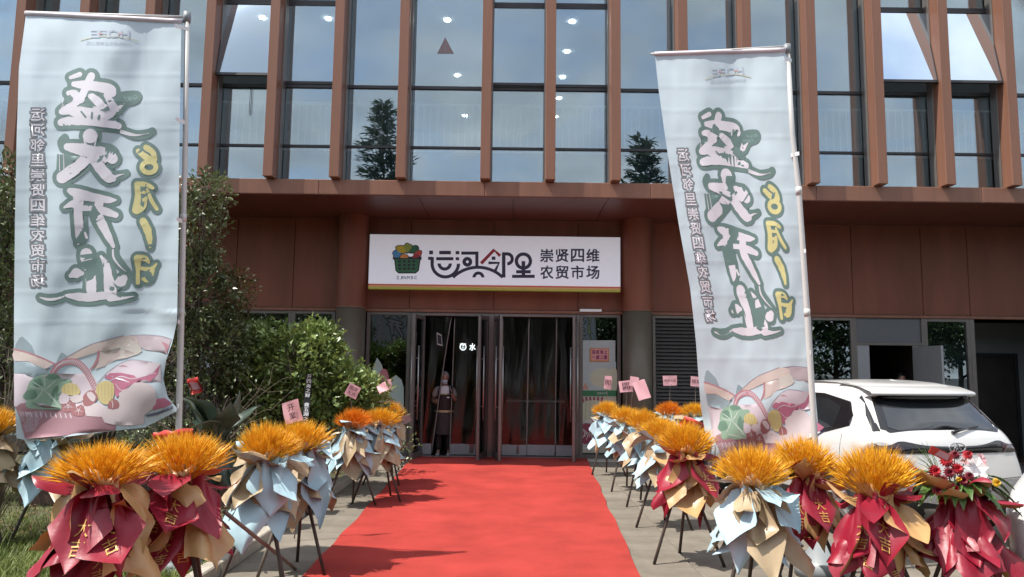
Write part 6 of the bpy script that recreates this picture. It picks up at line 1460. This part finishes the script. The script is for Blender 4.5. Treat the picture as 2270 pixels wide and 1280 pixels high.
def hand(J, E, wrist, idx, d, nrm, curl=.5, s=1.0):
    """palm plus five unequal bent fingers rooted in it"""
    d = Vector(d).normalized(); n_ = Vector(nrm).normalized(); sd_ = d.cross(n_).normalized(); wv = Vector(wrist)
    palm = wv + d * .05 * s; J.append((*palm, .020 * s, .013 * s)); E.append((idx, len(J) - 1)); pi_ = len(J) - 1
    for k, (off, L) in enumerate(((-.027, .062), (-.009, .072), (.009, .068), (.026, .052))):
        b0 = palm + d * .032 * s + sd_ * off * s; J.append((*b0, .0085 * s, .0085 * s)); E.append((pi_, len(J) - 1)); d1 = (d + n_ * curl * .6).normalized(); d2 = (d + n_ * curl * 2).normalized()
        b1 = b0 + d1 * L * .5 * s; J.append((*b1, .0082 * s, .0082 * s)); E.append((len(J) - 2, len(J) - 1)); b2 = b1 + d2 * L * .5 * s; J.append((*b2, .0070 * s, .0070 * s)); E.append((len(J) - 2, len(J) - 1))
    t0 = wv + d * .03 * s - sd_ * .026 * s; J.append((*t0, .010 * s, .010 * s)); E.append((idx, len(J) - 1)); t1 = t0 + (d * .8 - sd_ * .7 + n_ * curl).normalized() * .045 * s; J.append((*t1, .0085 * s, .0085 * s)); E.append((len(J) - 2, len(J) - 1))
def person(label, loc, H_, armL, armR, apron, hair, turn):
    root = empty('person', (0, 0, 0), label, 'person'); k = H_ / 1.6
    J = [(0, 0, .86, .115, .085), (0, 0, 1.02, .105, .08), (0, 0, 1.17, .125, .085), (0, .005, 1.29, .075, .06), (0, .0, 1.36, .042, .042), (0, -.01, 1.42, .045, .045)]
    E = [(0, 1), (1, 2), (2, 3), (3, 4), (4, 5)]
    def chain(start, pts):
        prev = start
        for p in pts: J.append(p); E.append((prev, len(J) - 1)); prev = len(J) - 1
        return prev
    for s in (-1, 1): chain(0, [(s * .085, 0, .78, .078, .078), (s * .095, -.01, .45, .052, .052), (s * .10, .01, .12, .034, .036), (s * .105, .0, .045, .035, .03), (s * .11, -.12, .03, .034, .022)])
    ends = []
    for s, (el, wr, hd, nr) in ((-1, armL), (1, armR)):
        w = chain(3, [(s * .155, .0, 1.27, .052, .052), (*el, .036, .036), (*wr, .025, .022)]); ends.append((w, wr, hd, nr))
    for (w, wr, hd, nr) in ends: hand(J, E, wr, w, hd, nr, .6)
    body = skin('body', J, E, M['skin'], root)
    hc = (0, -.015, 1.485); hm_ = headmesh(hc, 1.0, turn); ho = hm_.build('head', M['skin'], root, True); eyes(hc, 1.0, turn, root)
    # shirt: torso and sleeves
    SJ = [(0, 0, .84, .128, .098), (0, 0, 1.02, .118, .092), (0, 0, 1.17, .137, .097), (0, .005, 1.285, .090, .072), (0, .0, 1.335, .052, .05)]; SE = [(0, 1), (1, 2), (2, 3), (3, 4)]
    for s, (el, wr, hd, nr) in ((-1, armL), (1, armR)):
        SJ.append((s * .16, 0, 1.268, .064, .064)); SE.append((3, len(SJ) - 1)); q = Vector((s * .16, 0, 1.268)).lerp(Vector(el), .72); SJ.append((*q, .056, .056)); SE.append((len(SJ) - 2, len(SJ) - 1))
    skin('shirt', SJ, SE, M['shirt'], root)
    TJ = [(0, 0, .88, .132, .102), (0, 0, .80, .125, .1)]; TE = [(0, 1)]
    for s in (-1, 1):
        st_ = 1
        for p in ((s * .085, 0, .74, .090, .090), (s * .096, -.01, .45, .064, .066), (s * .10, .01, .09, .052, .055)): TJ.append(p); TE.append((st_, len(TJ) - 1)); st_ = len(TJ) - 1
    skin('trousers', TJ, TE, M['darkcloth'], root)
    for s in (-1, 1):
        q = MB(); P = []
        for j in range(8):
            t = j / 7; y = .07 - .24 * t; w = .042 * (1 - .25 * abs(t - .55) * 2); hgt = .085 - .045 * t; P.append([(s * .105 + w * math.cos(a), y, max(.0, .5 * hgt + .5 * hgt * math.sin(a))) for a in np.linspace(0, 2 * math.pi, 11)[:-1]])
        q.grid(P, 0, 0, True); q.f += [tuple(range(10))[::-1], tuple(len(q.v) - 10 + i for i in range(10))]; q.build('shoe', M['shoe'], root, True)
    # hair or cap
    cap_ = MB(); rows = []
    for j in range(9):
        th = math.pi * .56 * j / 8; rows.append([(hc[0] + .086 * math.sin(th) * math.cos(p) * math.cos(turn) - (.100 * math.sin(th) * math.sin(p) + .004) * math.sin(turn), hc[1] + .012 + .100 * math.sin(th) * math.sin(p) * (1 if math.sin(p) > 0 else (.98 if j < 6 else .80)), hc[2] + .018 + .118 * math.cos(th) + (.022 if math.sin(p) < -.2 and j > 6 else 0)) for p in np.linspace(0, 2 * math.pi, 25)[:-1]])
    cap_.grid(rows, 0, 0, True); cap_.build('cap' if apron else 'hair', M['capcloth'] if apron else M['hair'], root, True)
    if apron:
        hb = MB(); hb.grid([[(hc[0] + .088 * math.cos(p), hc[1] + .02 + .085 * math.sin(p), z) for p in np.linspace(.15, math.pi - .15, 12)] for z in (hc[2] - .07, hc[2] + .02)], 0, 0); hb.build('hair', M['hair'], root, True)
        q = MB(); P = []
        for j in range(6):
            z = -.035 - .085 * j / 5; P.append([(hc[0] + .072 * math.sin(a) * math.cos(turn) * (1 - .25 * j / 5), hc[1] - (.108 - .012 * abs(j - 2)) * math.cos(a * .95) - .0, hc[2] + z) for a in np.linspace(-1.2, 1.2, 11)])
        q.grid(P, 0, 0); q.build('face_mask', M['mask'], root, True)
        def panel(name, z0, z1, w0, w1, mat, y0=-.112, n=14, dep=.0):
            P = []
            for j in range(n + 1):
                t = j / n; z = z0 + (z1 - z0) * t; w = w0 + (w1 - w0) * t; P.append([(x * w, y0 - dep * t + .55 * (x * w) ** 2 / .15 + .006 * math.sin(x * 7 + t * 3) * t, z) for x in np.linspace(-1, 1, 15)])
            q = MB(); q.grid(P, 0, 0); return q.build(name, mat, root, True)
        panel('apron_bib', 1.17, .86, .13, .185, M['apron'], -.118); panel('apron_skirt', .83, .40, .19, .215, M['apron2'], -.128, dep=.02); panel('apron_band', .865, .825, .19, .19, M['apronband'], -.134, 2); panel('bib_trim', 1.185, 1.165, .132, .132, M['apronband'], -.121, 2)
        for s in (-1, 1):
            q = MB(); q.tube([(s * .115, -.105, 1.175), (s * .105, -.085, 1.27), (s * .085, -.01, 1.345), (s * .08, .06, 1.30)], .013, 6); q.build('apron_strap', M['navy'], root, True)
        q = MB(); q.bbox(.055, .105, -.129, -.124, 1.10, 1.125, .002); q.build('badge', M['shirt'], root)
    root.scale = (k, k, k); root.location = loc
    return root
pw_ = px(983, 1000, YW + .27)
pr = person('person in dark apron, cap and lowered blue mask parting the plastic strips', (pw_.x, YW + .27, .006), 1.64, ((-.235, -.02, 1.04), (-.175, -.185, 1.03), (.25, -.9, .2), (.9, .2, .1)), ((.225, -.05, 1.05), (.165, -.20, 1.155), (-.1, -.35, 1.0), (-.9, -.2, .2)), True, False, .15)
ph_ = empty('mobile_phone', (pw_.x + .15, YW + .2, 1.3), 'black phone held up in the hand of the person in the doorway', 'phone')
q = MB(); cph = Vector((pw_.x + .155, YW + .27 - .235, 1.305)); q.obox(cph, (Vector((.6, -.8, 0)).normalized(), Vector((.8, .6, 0)).normalized(), Vector((0, 0, 1))), .038, .005, .075); q.build('phone_body', M['black'], ph_)
q = MB(); q.obox(cph + Vector((.8, .6, 0)).normalized() * .006, (Vector((.6, -.8, 0)).normalized(), Vector((.8, .6, 0)).normalized(), Vector((0, 0, 1))), .034, .001, .069); q.build('phone_screen', M['carglass'], ph_)
p2 = px(2004, 1000, YW + .45)
person('person with short black hair standing inside the service door beyond the car', (p2.x, YW + .45, .006), 1.73, ((-.24, .0, 1.02), (-.22, -.10, .80), (0, -.2, -1), (.9, -.2, 0)), ((.24, .0, 1.02), (.22, -.10, .80), (0, -.2, -1), (-.9, -.2, 0)), False, True, -.2)
